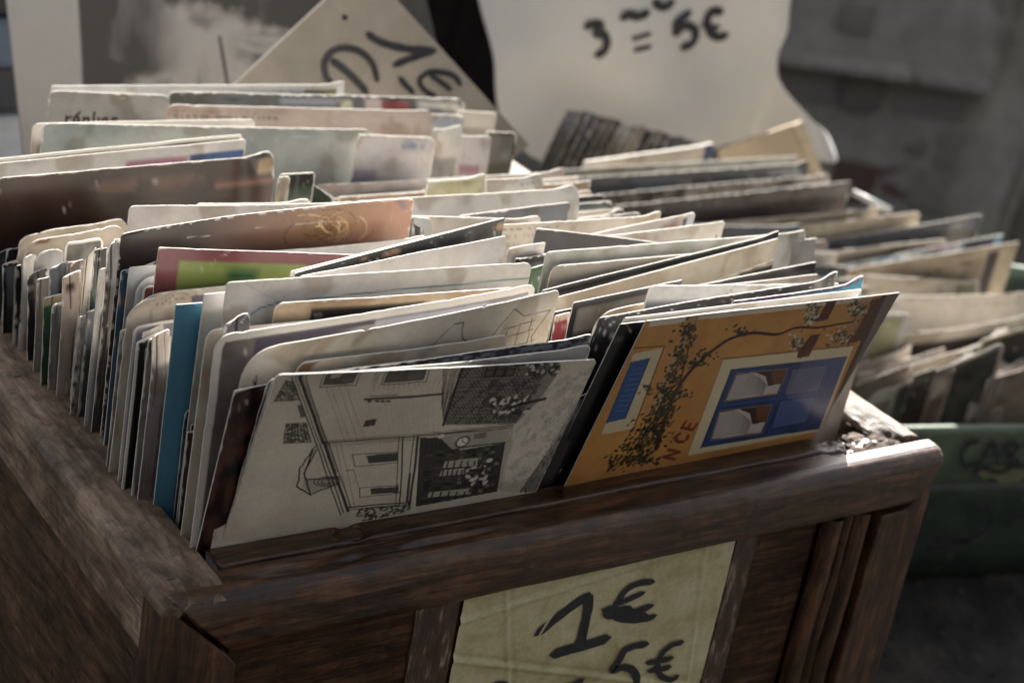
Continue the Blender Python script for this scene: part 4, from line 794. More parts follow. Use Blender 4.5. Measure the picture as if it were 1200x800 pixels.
card((430, 251), (640, 258), 0.1230, 0.1230, 'long cream card strip in the middle of the box', r=.002, h=0.11, col='c8bfae', col2='b8ad9a')
card((535, 252), (670, 237), 0.1470, 0.1500, 'dark slate card with frayed white top in the middle of the box', r=.001, r2=.002, rag=.6, amt=1.5, h=0.11, col='2d2d35', col2='3a3a44')
card((376, 238), (686, 221), 0.1580, 0.1650, 'long cream card with rounded right end in the middle of the box', r=.002, r2=.005, rag=.5, h=0.115, col='c6bda8', col2='b5ab94', amt=.8)
card((500, 212), (577, 208), 0.1830, 0.1840, 'card with olive patch and white rim in the middle', r=.001, r2=.002, h=0.11, col='a09a62', col2='b5b196', border=1.2, bcol='c9c4b4')
card((570, 210), (643, 208), 0.1880, 0.1890, 'pale grey card beside the olive patched card', r=.001, r2=.003, h=0.11, col='b0aea6')
# right column, front to back
card((757, 376), (1055, 343), -0.0030, 0.0000, 'yellow ochre postcard with grape vine and blue window, front right in the box', lean=0.31, h=0.108, r=0.0003, r2=0.0003, rag=.08, res=0.00032, fn=art_vine, th=0.0005, amt=0.25, mat=G)
card((727, 380), (870, 362), 0.0010, 0.0020, 'plain black card at the left of the yellow vine postcard', lean=0.31, h=0.108, r=0.0003, rag=.1, amt=.35, col='101217', col2='15171d', con=.6, mat=G, auto=0)
card((732, 373), (1010, 339), 0.0030, 0.0060, 'white card edge behind the yellow vine postcard', lean=0.29, r=.0006, rag=.1, h=0.108, col='cfcabf')
card((860, 354), (1023, 331), 0.0060, 0.0095, 'card with bright turquoise end behind the yellow vine postcard', lean=.27, r=.001, r2=.002, h=.108, col='5a3f6a', patch=[(30, 90, .8, 30, '2a93b4', 1.), (0, 30, 1, 20, '4a8aa0', 2., 300)], mat=G)
card((702, 372), (990, 325), 0.0105, 0.0150, 'navy card with white specks behind the black card', lean=.23, r=.001, r2=.001, h=.112, rag=.2, amt=.7, col='1c1e28', col2='262835', speck=.9, mat=G)
card((684, 418), (700, 410), 0.0160, 0.0160, 'small grey card between street drawing and black card', lean=.3, r=.0005, h=.09, col='6a6a78')
card((665, 470), (700, 462), 0.0120, 0.0120, 'small dark navy card between street drawing and black card', lean=.3, r=.0005, h=.07, col='10121c', mat=G)
card((762, 335), (985, 332), 0.0250, 0.0300, 'pale map card with grey blue sea and fine lines', lean=.12, r=.0015, h=.112, col='c5c6c2', col2='b3b5b1', patch=[(0, 90, 7, 30, '4c5a64', 1.)], line=[('8b6a50', .3, [(45, 0), (41, 6), (36, 12)]), ('8b6a50', .3, [(60, 0), (56, 6), (48, 12), (40, 16)])], amt=.8)
card((700, 366), (860, 334), 0.0300, 0.0340, 'tan curved card behind the navy speckled card', lean=.08, r=.008, h=.112, col='a68d66', col2='8d7350', patch=[(14, 80, 4, 30, '2d2620', 1.)])
card((672, 355), (800, 328), 0.0380, 0.0420, 'plain dark slate card right of the villa drawing card', lean=.04, r=.0003, rag=.1, amt=.4, h=.112, col='1f2126', col2='292b31', con=.6, mat=G)
card((652, 371), (672, 368), 0.0450, 0.0450, 'red card with white top between villa drawing and dark slate card', r=.0005, h=.1, col='9c1c24', patch=[(-1, 60, -1, 3, 'c9b9a4', .8)])
card((650, 366), (958, 307), 0.0480, 0.0640, 'dark card with purple tint rising to the right', lean=.03, r=.0005, h=.112, col='1d1a1e', col2='33262c', mat=G, amt=.5)
card((700, 350), (960, 322), 0.0440, 0.0560, 'beige card low behind the pale map card', lean=.03, r=.0005, h=.108, col='a89c88')
card((640, 352), (914, 279), 0.0560, 0.0800, 'large beige card with thin inner frame line rising to the right', r=.001, r2=.001, h=.118, rag=.2, col='c0b49c', col2='ad9f85', ns=35, amt=.5, res=.0006, patch=[(118, 147, 12, 40, '2b2622', 1.)], line=[('e2dccb', .5, [(20, 18), (146, 10), (147.5, 40)]), ('5d5346', .3, [(20, 19), (145, 11)])])
card((637, 341), (916, 272), 0.0600, 0.0840, 'black card with white top edge rising to the right', r=.0005, r2=.0005, h=.118, rag=.15, amt=.4, col='15171a', col2='1f2a2c', mat=G)
card((647, 312), (880, 292), 0.0680, 0.0790, 'cream card with curved top below the mottled card', r=.004, h=.115, rag=.4, col='cdc1a8', col2='bdae90')
card((641, 296), (948, 271), 0.0720, 0.0900, 'mottled white green card with worn dark left corner', r=.002, r2=.002, h=.118, rag=.4, amt=1.2, col='c9c8bd', col2='a8ac98', ns=120, con=2.6, patch=[(0, 16, 0, 12, '6c7078', 6., 150)])
card((905, 282), (962, 281), 0.0880, 0.0900, 'small white card tip at the right end of the row', r=.001, r2=.0006, h=.115, col='cac5bc', rag=.5)
card((612, 317), (642, 309), 0.0820, 0.0830, 'green card corner left of the mottled card', r=.0006, h=.1, col='245a2e', col2='1c4a26')
card((604, 303), (650, 302), 0.0860, 0.0860, 'black strip card above the green corner', r=.0006, h=.1, col='1a1b1c')
card((596, 291), (640, 284), 0.0900, 0.0910, 'white card behind the off white sloping card', r=.0006, h=.1, col='c9c4bb')
card((628, 267), (790, 287), 0.1020, 0.1000, 'dark slate card tilted down to the right in the middle', r=.001, r2=.001, h=.11, col='2a2930', col2='35343d', amt=.6, mat=G, patch=[(66, 70, 0, 30, '5a5a64', .5)])
card((700, 278), (850, 259), 0.1050, 0.1110, 'cream card with black line at its right end', r=.001, r2=.0015, h=.112, col='cac3b4', col2='bbb3a2', line=[('2a2724', .8, [(20, 9), (72, 6.5), (73, 12)])])
card((690, 276), (815, 248), 0.1100, 0.1180, 'white card with brown and sky blue picture end', r=.001, r2=.002, h=.112, col='c4bcb2', patch=[(42, 56, 1.2, 12, '8f6a52', 4.), (56, 60, 1.2, 12, '3b4450', 1.), (60, 74, 1.2, 12, 'a5b0bc', 1.)])
card((560, 264), (782, 252), 0.1200, 0.1290, 'long cream card strip on the right behind the tilted slate card', r=.001, r2=.001, h=.112, rag=.5, col='c9bda9', col2='b5a993')

ORD = 'first second third fourth fifth sixth seventh eighth ninth tenth eleventh twelfth thirteenth fourteenth fifteenth sixteenth seventeenth eighteenth nineteenth'.split()
def ordw(n):
    if n < 20: return ORD[n-1]
    t = {2: 'twent', 3: 'thirt', 4: 'fort', 5: 'fift', 6: 'sixt'}[n//10]; return t+'ieth' if n % 10 == 0 else t+'y-'+ORD[n % 10-1]
# thin cards that fill the rows between the ones above
NAMES = [('off white', 'c9c4b9'), ('cream', 'c2b69e'), ('grey', '8f8c88'), ('black', '16171a'), ('slate blue', '4a5262'), ('tan', 'a08866'), ('brown', '4e3426'), ('pale grey', 'b3b0aa'),
         ('dark green', '2a3c2c'), ('navy', '1d2438'), ('ivory', 'd1c8b2'), ('charcoal', '2b2b2e')]
LEFT_A = [(0.062, 'turquoise'), (0.082, 'torn cream'), (0.103, 'dusty red'), (0.120, 'golden swirl'), (0.150, 'green sided'), (0.175, 'black pale-rimmed'), (0.215, 'notched cream')]
k = 0
for y in np.arange(0.0345, 0.214, 0.0036):
    nm, cc = NAMES[(k*5+3) % 12] if (y < 0.1 or k % 5 > 2) else NAMES[(3, 9, 11, 4, 6)[k*3 % 5]]; x0 = 0.0258+0.004*rnd.random(); zt = (0.030 if y < 0.12 else 0.032 if y < .16 else 0.020)+0.016*rnd.random(); anc = [a for yy, a in LEFT_A if y <= yy+0.02][0]
    tl = proj((x0, y+0.0011, zt)); tr = proj((x0+(0.138 if y < 0.1 else 0.05), y+0.0011, zt+0.003*rnd.uniform(-1, 1)))
    card(tuple(tl), tuple(tr), y+0.0011, y+0.0011+0.0012*rnd.uniform(-1, 1), f'{nm} card edge, {ordw(k+1)} of the low cards along left rail, near {anc} card', sl=rnd.uniform(0, .02), h=0.1, r=rnd.choice((.0004, .001, .003)), col=cc, col2=cc, con=1, amt=rnd.choice((.5, 1, 1.6)), mat=G if k % 3 == 0 else M_matte)
    k += 1
RIGHT_A = [(0.05, 'purple tinted dark'), (0.08, 'mottled white green'), (0.12, 'tilted dark slate'), (0.155, 'long cream'), (0.19, 'olive patched'), (0.24, 'lilac cream'), (0.33, 'peach beige')]
k = 0
for y in list(np.arange(0.034, 0.262, 0.0072)):
    nm, cc = NAMES[(k*7+1) % 12]; x0 = 0.186+0.004*rnd.random(); zt = (0.032 if y < 0.1 else 0.020)+0.010*rnd.random(); anc = [a for yy, a in RIGHT_A if y <= yy+0.03][0]
    tl = proj((x0, y+0.002, zt)); tr = proj((x0+0.146, y+0.002, zt+0.003*rnd.uniform(-1, 1)))
    card(tuple(tl), tuple(tr), y+0.002, y+0.002, f'low {nm} card edge, {ordw(k+1)} in the right row, near the {anc} card', h=0.1, r=rnd.choice((.0006, .002, .003)), col=cc, col2=cc, con=1, amt=rnd.choice((.5, 1, 1.6)))
    k += 1

# ------------------------------------------------------------------ stone ledge, ground, wall
def rough_stone(name, cols, sc_=9, bmp=0.004, rough=0.9):
    m, nt, b = newmat(name); n = noise(nt, sc_, 8, 0.7, coords(nt)); n2 = noise(nt, sc_*14, 4, 0.7, coords(nt))
    c = ramp(nt, n.outputs[0], [(0.3, cols[0]), (0.5, cols[1]), (0.68, cols[2])]).outputs[0]
    c = mix(nt, 0.6, c, ramp(nt, n2.outputs[0], [(0.35, 0.45), (0.65, 1.1)]).outputs[0], 'MULTIPLY')
    nt.links.new(c, b.inputs['Base Color']); b.inputs['Roughness'].default_value = rough
    ad = nd(nt, 'ShaderNodeMath', operation='ADD'); nt.links.new(n.outputs[0], ad.inputs[0]); nt.links.new(n2.outputs[0], ad.inputs[1])
    bump(nt, b, ad.outputs[0], 0.8, bmp); return m
M_ledge = rough_stone('dark_gritty_stone', [(0.007, 0.006, 0.0055), (0.020, 0.017, 0.014), (0.055, 0.048, 0.040)], 22, 0.004)
M_street = rough_stone('street_asphalt', [(0.03, 0.03, 0.03), (0.05, 0.048, 0.045), (0.07, 0.068, 0.064)], 6, 0.006)
nn = 140; gx = np.linspace(-0.75, 1.02, nn*2); gy = np.linspace(-0.25, 0.68, nn); X, Y = np.meshgrid(gx, gy)
Zt = -BH-0.001-0.006*vnoise(X*55, Y*55, 60, 4)+0.0
inb = (X > -0.02) & (X < BW+0.02) & (Y > -0.02) & (Y < BL+0.02); Zt = np.where(inb, -BH-0.004, Zt)
V = np.stack([X, Y, Zt], -1).reshape(-1, 3); N = len(V); F = grid_faces(nn, nn*2)
lip = [(0, j) for j in range(2*nn)]+[(i, 2*nn-1) for i in range(1, nn)]+[(nn-1, j) for j in range(2*nn-2, -1, -1)]+[(i, 0) for i in range(nn-2, 0, -1)]
li = np.array([i*2*nn+j for i, j in lip]); dv = V[li].copy(); dv[:, 2] = -1.25; kk = np.arange(len(li)); kn = (kk+1) % len(li)
F = np.concatenate([F, np.stack([li[kk], N+kk, N+kn, li[kn]], 1)])
ld = link('stone_ledge', mesh_np('stone_ledge', np.concatenate([V, dv]), F, False), None, [M_ledge])
tag(ld, 'dark gritty stone ledge on which the wooden box and green tub stand', 'ledge')
V, F = [], []; rg = np.random.RandomState(12)
for i in range(2600):
    x, y = 0.36+rg.rand()*0.6, -0.1+rg.rand()*0.7; s = 0.0006+0.0022*rg.rand()**3; b0 = len(V)
    for q in ((1, 0, 0), (0, 1, 0), (-1, 0, 0), (0, -1, 0), (0, 0, .8), (0, 0, -.8)): V.append((x+q[0]*s*(.6+rg.rand()*.6), y+q[1]*s*(.6+rg.rand()*.6), -BH-0.004+q[2]*s+s*.4))
    for a, b_, c_ in ((0, 1, 4), (1, 2, 4), (2, 3, 4), (3, 0, 4), (1, 0, 5), (2, 1, 5), (3, 2, 5), (0, 3, 5)): F.append((b0+a, b0+b_, b0+c_))
tag(link('grit', mesh_np('grit', V, F, False), None, [rough_stone('grit_stone', [(0.02, 0.018, 0.016), (0.06, 0.052, 0.045), (0.14, 0.12, 0.10)], 200, 0.001)]), 'loose dark grit scattered on the ledge', 'grit', kind='stuff')
S_ = 60; bm = bmesh.new(); bm.faces.new([bm.verts.new((x, y, -1.25)) for x, y in ((-S_, -S_), (S_, -S_), (S_, S_), (-S_, S_))]); g = bm_obj('ground', bm, M_street); g['kind'] = 'structure'

# wall: rows of rough stones in wide grey mortar
WO = np.array([1.86, 2.62]); WD = np.array([math.cos(R(-30)), math.sin(R(-30))]); WN = np.array([WD[1], -WD[0]])*1.0
if WN[1] > 0: WN = -WN
wroot = empty('stone_wall', (WO[0]+WD[0]*0.9, WO[1]+WD[1]*0.9, -1.25)); tag(wroot, 'grey rubble and brick wall, blurred in the background at upper right', 'wall')
M_mortar = rough_stone('grey_mortar', [(0.36, 0.335, 0.305), (0.47, 0.44, 0.40), (0.55, 0.52, 0.475)], 14, 0.01)
MS = [rough_stone('wall_stone_grey', [(0.34, 0.315, 0.285), (0.46, 0.43, 0.39), (0.55, 0.52, 0.475)], 9, 0.01), rough_stone('wall_stone_dark', [(0.24, 0.215, 0.19), (0.35, 0.32, 0.285), (0.45, 0.42, 0.38)], 9, 0.01),
      rough_stone('wall_brick_red', [(0.16, 0.10, 0.085), (0.23, 0.15, 0.13), (0.30, 0.21, 0.18)], 9, 0.01)]
bm = bmesh.new(); box_bm(bm, (0, 0, 0), (2.6, 0.30, 1.75)); mo = bm_obj('mortar', bm, M_mortar)
def wplace(o, s, z, out, rz=0.0):
    p = WO+WD*s+WN*out; o.location = (p[0], p[1], z); o.rotation_euler = (0, 0, R(-30)+rz)
    o.parent = wroot; o.matrix_parent_inverse = Matrix.Translation(-wroot.location)
wplace(mo, 1.0, -0.40, -0.15)
protos = []
for k in range(12):
    bm = bmesh.new(); r = bmesh.ops.create_cube(bm, size=1.0)['verts']; bmesh.ops.subdivide_edges(bm, edges=list(bm.edges), cuts=2, use_grid_fill=True)
    for v in bm.verts:
        v.co = v.co*(0.90+0.10*(1-abs(v.co.x*v.co.z)*3.2)); v.co += Vector((rnd.uniform(-1, 1)*.05, rnd.uniform(-1, 1)*.08, rnd.uniform(-1, 1)*.07))
    me = bpy.data.meshes.new('stone'); bm.to_mesh(me); bm.free(); me.materials.append(MS[(0, 0, 1, 0, 0, 1, 0, 0, 2, 0, 1, 0)[k]]); me.polygons.foreach_set('use_smooth', np.ones(len(me.polygons), bool)); protos.append(me)
z = -1.25; cnt = 0
while z < 0.30:
    hh = rnd.uniform(0.065, 0.105); s = -0.05+rnd.random()*0.1
    while s < 2.1 and cnt < 298:
        wd = rnd.uniform(0.09, 0.20); k = rnd.randrange(12)
        o = bpy.data.objects.new('stone', protos[k]); COL.objects.link(o); o.scale = (wd-0.014, 0.030, hh-0.013); wplace(o, s+wd/2, z+hh/2+rnd.uniform(-.006, .006), -0.012+rnd.uniform(-.012, .012), rnd.uniform(-.03, .03)); s += wd; cnt += 1
    z += hh
# coping ledge, the slanting pale line at top right
for q in range(5):
    bm = bmesh.new(); box_bm(bm, (0, 0, 0), (0.38, 0.10, 0.022), 0.006); o = bm_obj('coping_slab', bm, MS[0]); wplace(o, 0.35+q*0.385, -0.655+0.0*q, 0.02, rnd.uniform(-.02, .02))

# unseen dark wall added behind the camera to shade card faces from the sky
fc = CAM[:2]-np.array([0.61, 0.79])*2.6
bm = bmesh.new(); box_bm(bm, (0, 0, 0.45), (16, 0.5, 3.4)); hf = bm_obj('added_shade_wall', bm, rough_stone('shade_wall_dark', [(0.02, 0.019, 0.018), (0.035, 0.033, 0.03), (0.05, 0.047, 0.043)], 2, 0.01))
hf.location = (fc[0], fc[1], 0); hf.rotation_euler = (0, 0, -YAW); tag(hf, 'unseen dark wall added behind the camera to shade the card faces', 'shade wall')

# dark plank shutter behind the poster
M_shut = wood('dark_shutter_wood', 2, [(0.006, 0.005, 0.005), (0.014, 0.011, 0.010), (0.028, 0.022, 0.02)], (0.6, 0.8), 9.0, 0.2)
st = empty('plank_shutter', (0.95, 2.3, -1.25)); tag(st, 'dark brown plank shutter in the gap behind the leaning poster and price paper', 'shutter')
for q in range(12):
    bm = bmesh.new(); box_bm(bm, (0.2+q*0.136, 2.3+rnd.uniform(-.004, .004), -0.45), (0.13, 0.03, 1.6), 0.004); o = bm_obj('plank', bm, M_shut); o.parent = st; o.matrix_parent_inverse = Matrix.Translation(-st.location)

# grey cloth hanging at the right picture edge
M_cloth = paper('grey_hanging_cloth', (0.34, 0.32, 0.29), 0.9, 0.4, 20)
nu, nv = 60, 40; uu = np.linspace(0, 1, nu); vv = np.linspace(0, 1, nv); Uc, Vc = np.meshgrid(uu, vv)
pa = back(1225, 60, 1.35); Xc = pa[0]-0.02+Uc*0.42-0.05*np.sin(Vc*3)+0.01*np.sin(Vc*23); Zc = 0.05-Vc*1.3; Yc = 1.35+0.025*np.sin(Uc*46+2*Vc)+0.02*np.sin(Uc*19+Vc*5)
V = np.stack([Xc, Yc, Zc], -1).reshape(-1, 3); F = grid_faces(nv, nu); clo = link('hanging_cloth', mesh_np('hanging_cloth', V, F), None, [M_cloth])
md = clo.modifiers.new('thickness', 'SOLIDIFY'); md.thickness = 0.004; tag(clo, 'folded grey cloth hanging before the wall at the right picture edge', 'cloth')

# books stacked at the far left
for q, (cc, lb) in enumerate((('2a3644', 'dark blue'), ('9aa4b0', 'pale blue'), ('1b2028', 'black'), ('5d7186', 'steel blue'), ('12151b', 'near black'), ('3e5468', 'slate blue'), ('a5adb5', 'whitish blue'), ('20262e', 'charcoal'), ('4a5c70', 'dusty blue'), ('14181e', 'coal black'))):
    z = -BH+0.002+q*0.0295; root = empty('book', (0.085, 0.60, z)); root.rotation_euler = (0, 0, rnd.uniform(-.08, .08))
    tag(root, f'{lb} book, {ordw(q+1)} from the bottom of the blurred stack at the left edge', 'book', 'books stacked behind the box at the left')
    m = paper('book_cover_'+lb.replace(' ', '_'), lin(cc), 0.5, 0.3, 60)
    for nm_, c_, s_, mm in (('cover', (0, 0, 0.0012), (0.17, 0.12, 0.002), m), ('cover', (0, 0, 0.0268), (0.17, 0.12, 0.002), m), ('spine', (-0.084, 0, 0.014), (0.002, 0.12, 0.0232), m), ('spine', (0, -0.059, 0.014), (0.166, 0.0016, 0.0232), m), ('pages', (0.001, 0.001, 0.014), (0.158, 0.110, 0.0228), M_back)):
        if nm_ == 'spine' and s_[0] < 0.1: continue
        bm = bmesh.new(); box_bm(bm, c_, s_, 0.0005); o = bm_obj(nm_, bm, mm); o.parent = root

# ------------------------------------------------------------------ green tub
def grn(name, base, rough):
    m, nt, b = newmat(name); n = noise(nt, 35, 6, 0.65, coords(nt)); n2 = noise(nt, 160, 4, 0.7, coords(nt))
    c = ramp(nt, n.outputs[0], [(0.3, tuple(np.array(base)*0.55)), (0.6, base)]).outputs[0]
    c = mix(nt, ramp(nt, n2.outputs[0], [(0.62, 0.0), (0.72, 0.7)]).outputs[0], c, (0.33, 0.34, 0.24)); nt.links.new(c, b.inputs['Base Color']); b.inputs['Roughness'].default_value = rough
    bump(nt, b, n2.outputs[0], 0.3, 0.0008); return m
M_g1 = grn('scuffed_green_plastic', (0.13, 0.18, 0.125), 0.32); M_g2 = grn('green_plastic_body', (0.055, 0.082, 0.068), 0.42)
TA = R(-14); TC = np.array([0.6327, 0.3159]); TX, TY = 0.245, 0.125
def tub_ring(inset, z, n=96, e=7.0):
    out = []
    for i in range(n):
        a = 2*math.pi*i/n; c, s = math.cos(a), math.sin(a); x = math.copysign(abs(c)**(2/e), c)*(TX-inset); y = math.copysign(abs(s)**(2/e), s)*(TY-inset)
        out.append((TC[0]+x*math.cos(TA)-y*math.sin(TA), TC[1]+x*math.sin(TA)+y*math.cos(TA), z+0.0012*math.sin(a*5)))
    return out
tb = empty('green_tub', (TC[0], TC[1], -BH)); tag(tb, 'scuffed green plastic tub full of old cards, marked CART and 2€ in black', 'tub')
def rings(name, prof, mat, lab_):
    V = [p for (i_, z_) in prof for p in tub_ring(i_, z_)]; n = 96; F = [(r_*n+i, r_*n+(i+1) % n, (r_+1)*n+(i+1) % n, (r_+1)*n+i) for r_ in range(len(prof)-1) for i in range(n)]
    me = bpy.data.meshes.new(name); me.from_pydata(V, [], F); me.polygons.foreach_set('use_smooth', np.ones(len(F), bool)); me.update()
    bm = bmesh.new(); bm.from_mesh(me); bmesh.ops.recalc_face_normals(bm, faces=bm.faces); bm.to_mesh(me); bm.free()
    o = link(name, me, None, [mat]); o['label'] = lab_; return par(o, tb)
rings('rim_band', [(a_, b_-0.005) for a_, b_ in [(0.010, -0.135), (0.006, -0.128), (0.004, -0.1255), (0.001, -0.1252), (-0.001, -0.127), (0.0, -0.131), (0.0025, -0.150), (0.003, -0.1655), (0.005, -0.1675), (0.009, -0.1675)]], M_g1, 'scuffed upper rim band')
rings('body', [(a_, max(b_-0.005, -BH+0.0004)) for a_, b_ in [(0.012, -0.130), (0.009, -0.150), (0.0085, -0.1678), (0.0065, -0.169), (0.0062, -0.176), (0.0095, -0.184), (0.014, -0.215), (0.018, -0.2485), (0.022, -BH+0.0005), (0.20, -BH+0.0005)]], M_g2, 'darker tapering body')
tn = np.array([math.sin(TA), -math.cos(TA)]); tp = TC+tn*TY
def tubp(off): 
    P = np.array([tp[0]+tn[0]*off, tp[1]+tn[1]*off, -0.15]); n = np.array([tn[0], tn[1], 0.0]); return lambda x, y: backplane(x, y, P, n)
o3 = (tn[0]*0.0005, tn[1]*0.0005, 0)
# stroke tracings, 582x800 crop of [1040,480,1200,700], scale 3.637
cart = sc([[(392, 132), (352, 140), (322, 170), (312, 205), (325, 238), (362, 235), (392, 222)], [(388, 235), (415, 180), (446, 138), (462, 180), (468, 226)], [(400, 205), (470, 188)], [(508, 222), (505, 150)], [(488, 160), (530, 140), (552, 156), (530, 180), (508, 186), (535, 205), (562, 228)], [(566, 150), (640, 140)], [(606, 145), (602, 222)], [(360, 258), (410, 245), (480, 262), (540, 236), (620, 244)]], 1040, 480, 3.637)
par(strokes('lettering', None, cart, tubp(0.0012), 0.0028, o3), tb)
two = sc([[(335, 450), (370, 425), (415, 420), (438, 450), (425, 495), (370, 540), (290, 565), (205, 590), (172, 585), (190, 562), (240, 545), (300, 552), (350, 565)], [(580, 440), (530, 460), (500, 490)]], 1040, 480, 3.637)
par(strokes('lettering', None, two, tubp(-0.0015), 0.0028, o3), tb)
st_ = sc([[(400, 266), (450, 262), (520, 268), (575, 256)], [(470, 284), (520, 280), (580, 274)]], 1040, 480, 3.637)
par(strokes('paint_smear', None, [(0.009, l) for l in st_], tubp(0.0002), 0.009, o3, paper('yellow_smear', (0.16, 0.17, 0.09), 0.6)), tb)
TG = 'old cards packed in the green tub'
def tcard(tl, tr, y0, y1, label, **k_):
    k_.setdefault('h', 0.13); k_.setdefault('amt', 1.0); k_.setdefault('rag', .4); k_.setdefault('lean', 0.02); return card(tl, tr, y0, y1, label, group=TG, **k_)
tcard((1183, 460), (1262, 440), 0.210, 0.198, 'beige rounded card at the right front of the green tub', r=.006, col='9c9080', col2='857a6b')
tcard((1143, 459), (1240, 434), 0.226, 0.204, 'dark brown card with beige rim in the front of the green tub', r=.004, col='5a4b40', border=1.6, bcol='a89a84')
tcard((1160, 440), (1250, 410), 0.234, 0.208, 'black card with grey rim in the right of the green tub', r=.001, col='17171a', border=1.2, bcol='8d867a')
tcard((1136, 474), (1148, 470), 0.214, 0.210, 'short grey card edge in the front of the green tub', r=.001, col='77726b', h=.09)
tcard((1121, 434), (1152, 420), 0.2300, 0.2200, 'pale yellow card with torn top in the green tub', r=.002, rag=1.2, col='cbbd8a', col2='b8a877')
tcard((1093, 444), (1120, 431), 0.2330, 0.2230, 'tall beige brown card edge in the green tub', r=.001, col='a08c76', col2='8e7a66')
tcard((1070, 440), (1098, 430), 0.2400, 0.2330, 'dark card edge left of the tall beige brown one', r=.001, col='2f2a26')
tcard((1049, 452), (1180, 402), 0.2480, 0.2080, 'rounded card with pale border and dark green picture in the green tub', r=.007, col='3a3d36', col2='5d5a4e', border=3.0, bcol='a79c88', amt=1)
tcard((1018, 462), (1150, 412), 0.2600, 0.2230, 'cream card with frayed curved corner in the left front of the green tub', r=.008, rag=1.2, col='b3a58e', bend=.003)
tcard((1055, 432), (1170, 396), 0.2660, 0.2330, 'black and white card with curved top in the green tub', r=.006, col='2a2a2e', col2='a6a29a', ns=300, con=4, bend=.004)
tcard((1000, 452), (1070, 425), 0.2680, 0.2480, 'brown card edge at the left front of the green tub', r=.003, col='7b6958')
tcard((1034, 420), (1184, 384), 0.2800, 0.2500, 'long cream bowed card in the middle of the green tub', r=.003, col='c4b798', bend=.012)
tcard((1000, 437), (1180, 388), 0.2880, 0.2570, 'second long cream bowed card just behind the first', r=.003, col='b5a687', bend=.010)
tcard((1150, 398), (1240, 372), 0.2380, 0.2150, 'olive tan card with dark picture at the right end of the green tub', r=.001, col='2c2a22', border=2.5, bcol='9c8b62')
tcard((985, 436), (1020, 420), 0.2950, 0.2900, 'pale beige card edge at left of the green tub', r=.001, col='c1b59f')
tcard((1000, 402), (1050, 385), 0.3020, 0.2980, 'cream upright card left of the dark bowed photograph', r=.001, col='c3b8a2')
tcard((1022, 392), (1260, 350), 0.3030, 0.2620, 'dark brown photograph card with wide cream top, bowed', r=.004, col='2d2420', col2='4b3d34', h=.14, bend=.012, patch=[(-1, 300, -1, 8.5, 'b0a48e', 1.)])
tcard((960, 345), (1250, 338), 0.3200, 0.3000, 'wide plain pale cream card across the green tub', r=.003, col='c6baa4', col2='b5a892', h=.14, bend=.006)
tcard((1005, 322), (1154, 331), 0.3300, 0.3200, 'beige card with lowered right end across the green tub', r=.003, col='b4a58c', h=.14)
tcard((900, 322), (1050, 326), 0.3400, 0.3340, 'tan card low behind the wide pale cream one', r=.003, col='a8987c', h=.14)
tcard((962, 320), (1194, 283), 0.3480, 0.3260, 'tan card with framed picture and dark bar at its right end', r=.001, col='b19e7a', col2='9e8b68', h=.15, patch=[(120, 138, 8, 60, '8c7a5c', 1.), (139, 149, 4, 80, '3b3129', .6)], line=[('4a3f32', 1.0, [(60, 24), (100, 12), (134, 9), (134, 40)])])
tcard((958, 316), (1176, 274), 0.3560, 0.3380, 'blue and white patterned card with pink and navy right end', r=.001, h=.15, col='4a7f96', col2='c3c6c4', ns=180, con=4, patch=[(90, 120, -1, 5, 'a98a92', 2.), (122, 150, 0, 30, '20283a', 2.)])
tcard((945, 298), (1110, 280), 0.3640, 0.3480, 'cream card with dark line behind the blue white patterned card', r=.002, h=.15, col='b5a88e', line=[('2d2722', 2.0, [(0, 6), (160, 4)])])
tcard((958, 284), (1152, 251), 0.3730, 0.3560, 'dark maroon brown card with thin pale rim', r=.001, r2=.002, h=.16, col='2b1a18', col2='3a2926', mat=G)
tcard((890, 270), (1080, 248), 0.3850, 0.3700, 'light cream card with rounded right end behind the maroon one', r=.001, r2=.004, h=.16, col='c0b08f', col2='ae9c7c')
tcard((830, 262), (1035, 243), 0.3930, 0.3800, 'old cream card behind the light cream one', r=.001, h=.16, col='a8977a', rag=1)
tcard((720, 242), (999, 212), 0.4100, 0.3950, 'dark mottled photograph with frayed cream top, back of the tub', r=.002, h=.17, col='2d2825', col2='55504c', ns=60, con=2.4, rag=1, amt=2.0)
tcard((697, 228), (975, 204), 0.4200, 0.4070, 'frayed white and brown card behind the dark mottled photograph', r=.003, h=.17, col='3f342c', col2='8c8074', ns=120, con=3, rag=1.2, amt=2.4)
tcard((672, 209), (952, 191), 0.4330, 0.4200, 'black card with thin pale rim at the back of the green tub', r=.001, h=.18, col='151517', mat=G)
tcard((648, 199), (935, 183), 0.4450, 0.4320, 'greenish white card with olive streak at the very back', r=.002, h=.18, col='7c8076', col2='a3a596', ns=70, patch=[(0, 80, 0, 6, '57502c', 4.)])
tcard((686, 190), (838, 169), 0.4600, 0.4480, 'cream booklet with navy right end below the price paper', r=.001, h=.18, col='b9ad93', th=.002, rag=.2, patch=[(92, 140, 0, 40, '1f2f56', 1.)])
k = 0
for y in np.arange(0.335, 0.430, 0.0085):
    nm, cc = NAMES[(k*5+2) % 12]; x0 = 0.455+0.012*rnd.random()-(y-0.25)*0.25; zt = -0.125+(y-0.25)*0.28-0.010*rnd.random()
    tl = proj((x0, y, zt)); tr = proj((x0+0.215, y-0.048, zt))
    tcard(tuple(tl), tuple(tr), y, y-0.048, f'{nm} card sunk low in the green tub, {ordw(k+1)} behind its dark bowed photograph', r=.003, col=cc, h=.12); k += 1
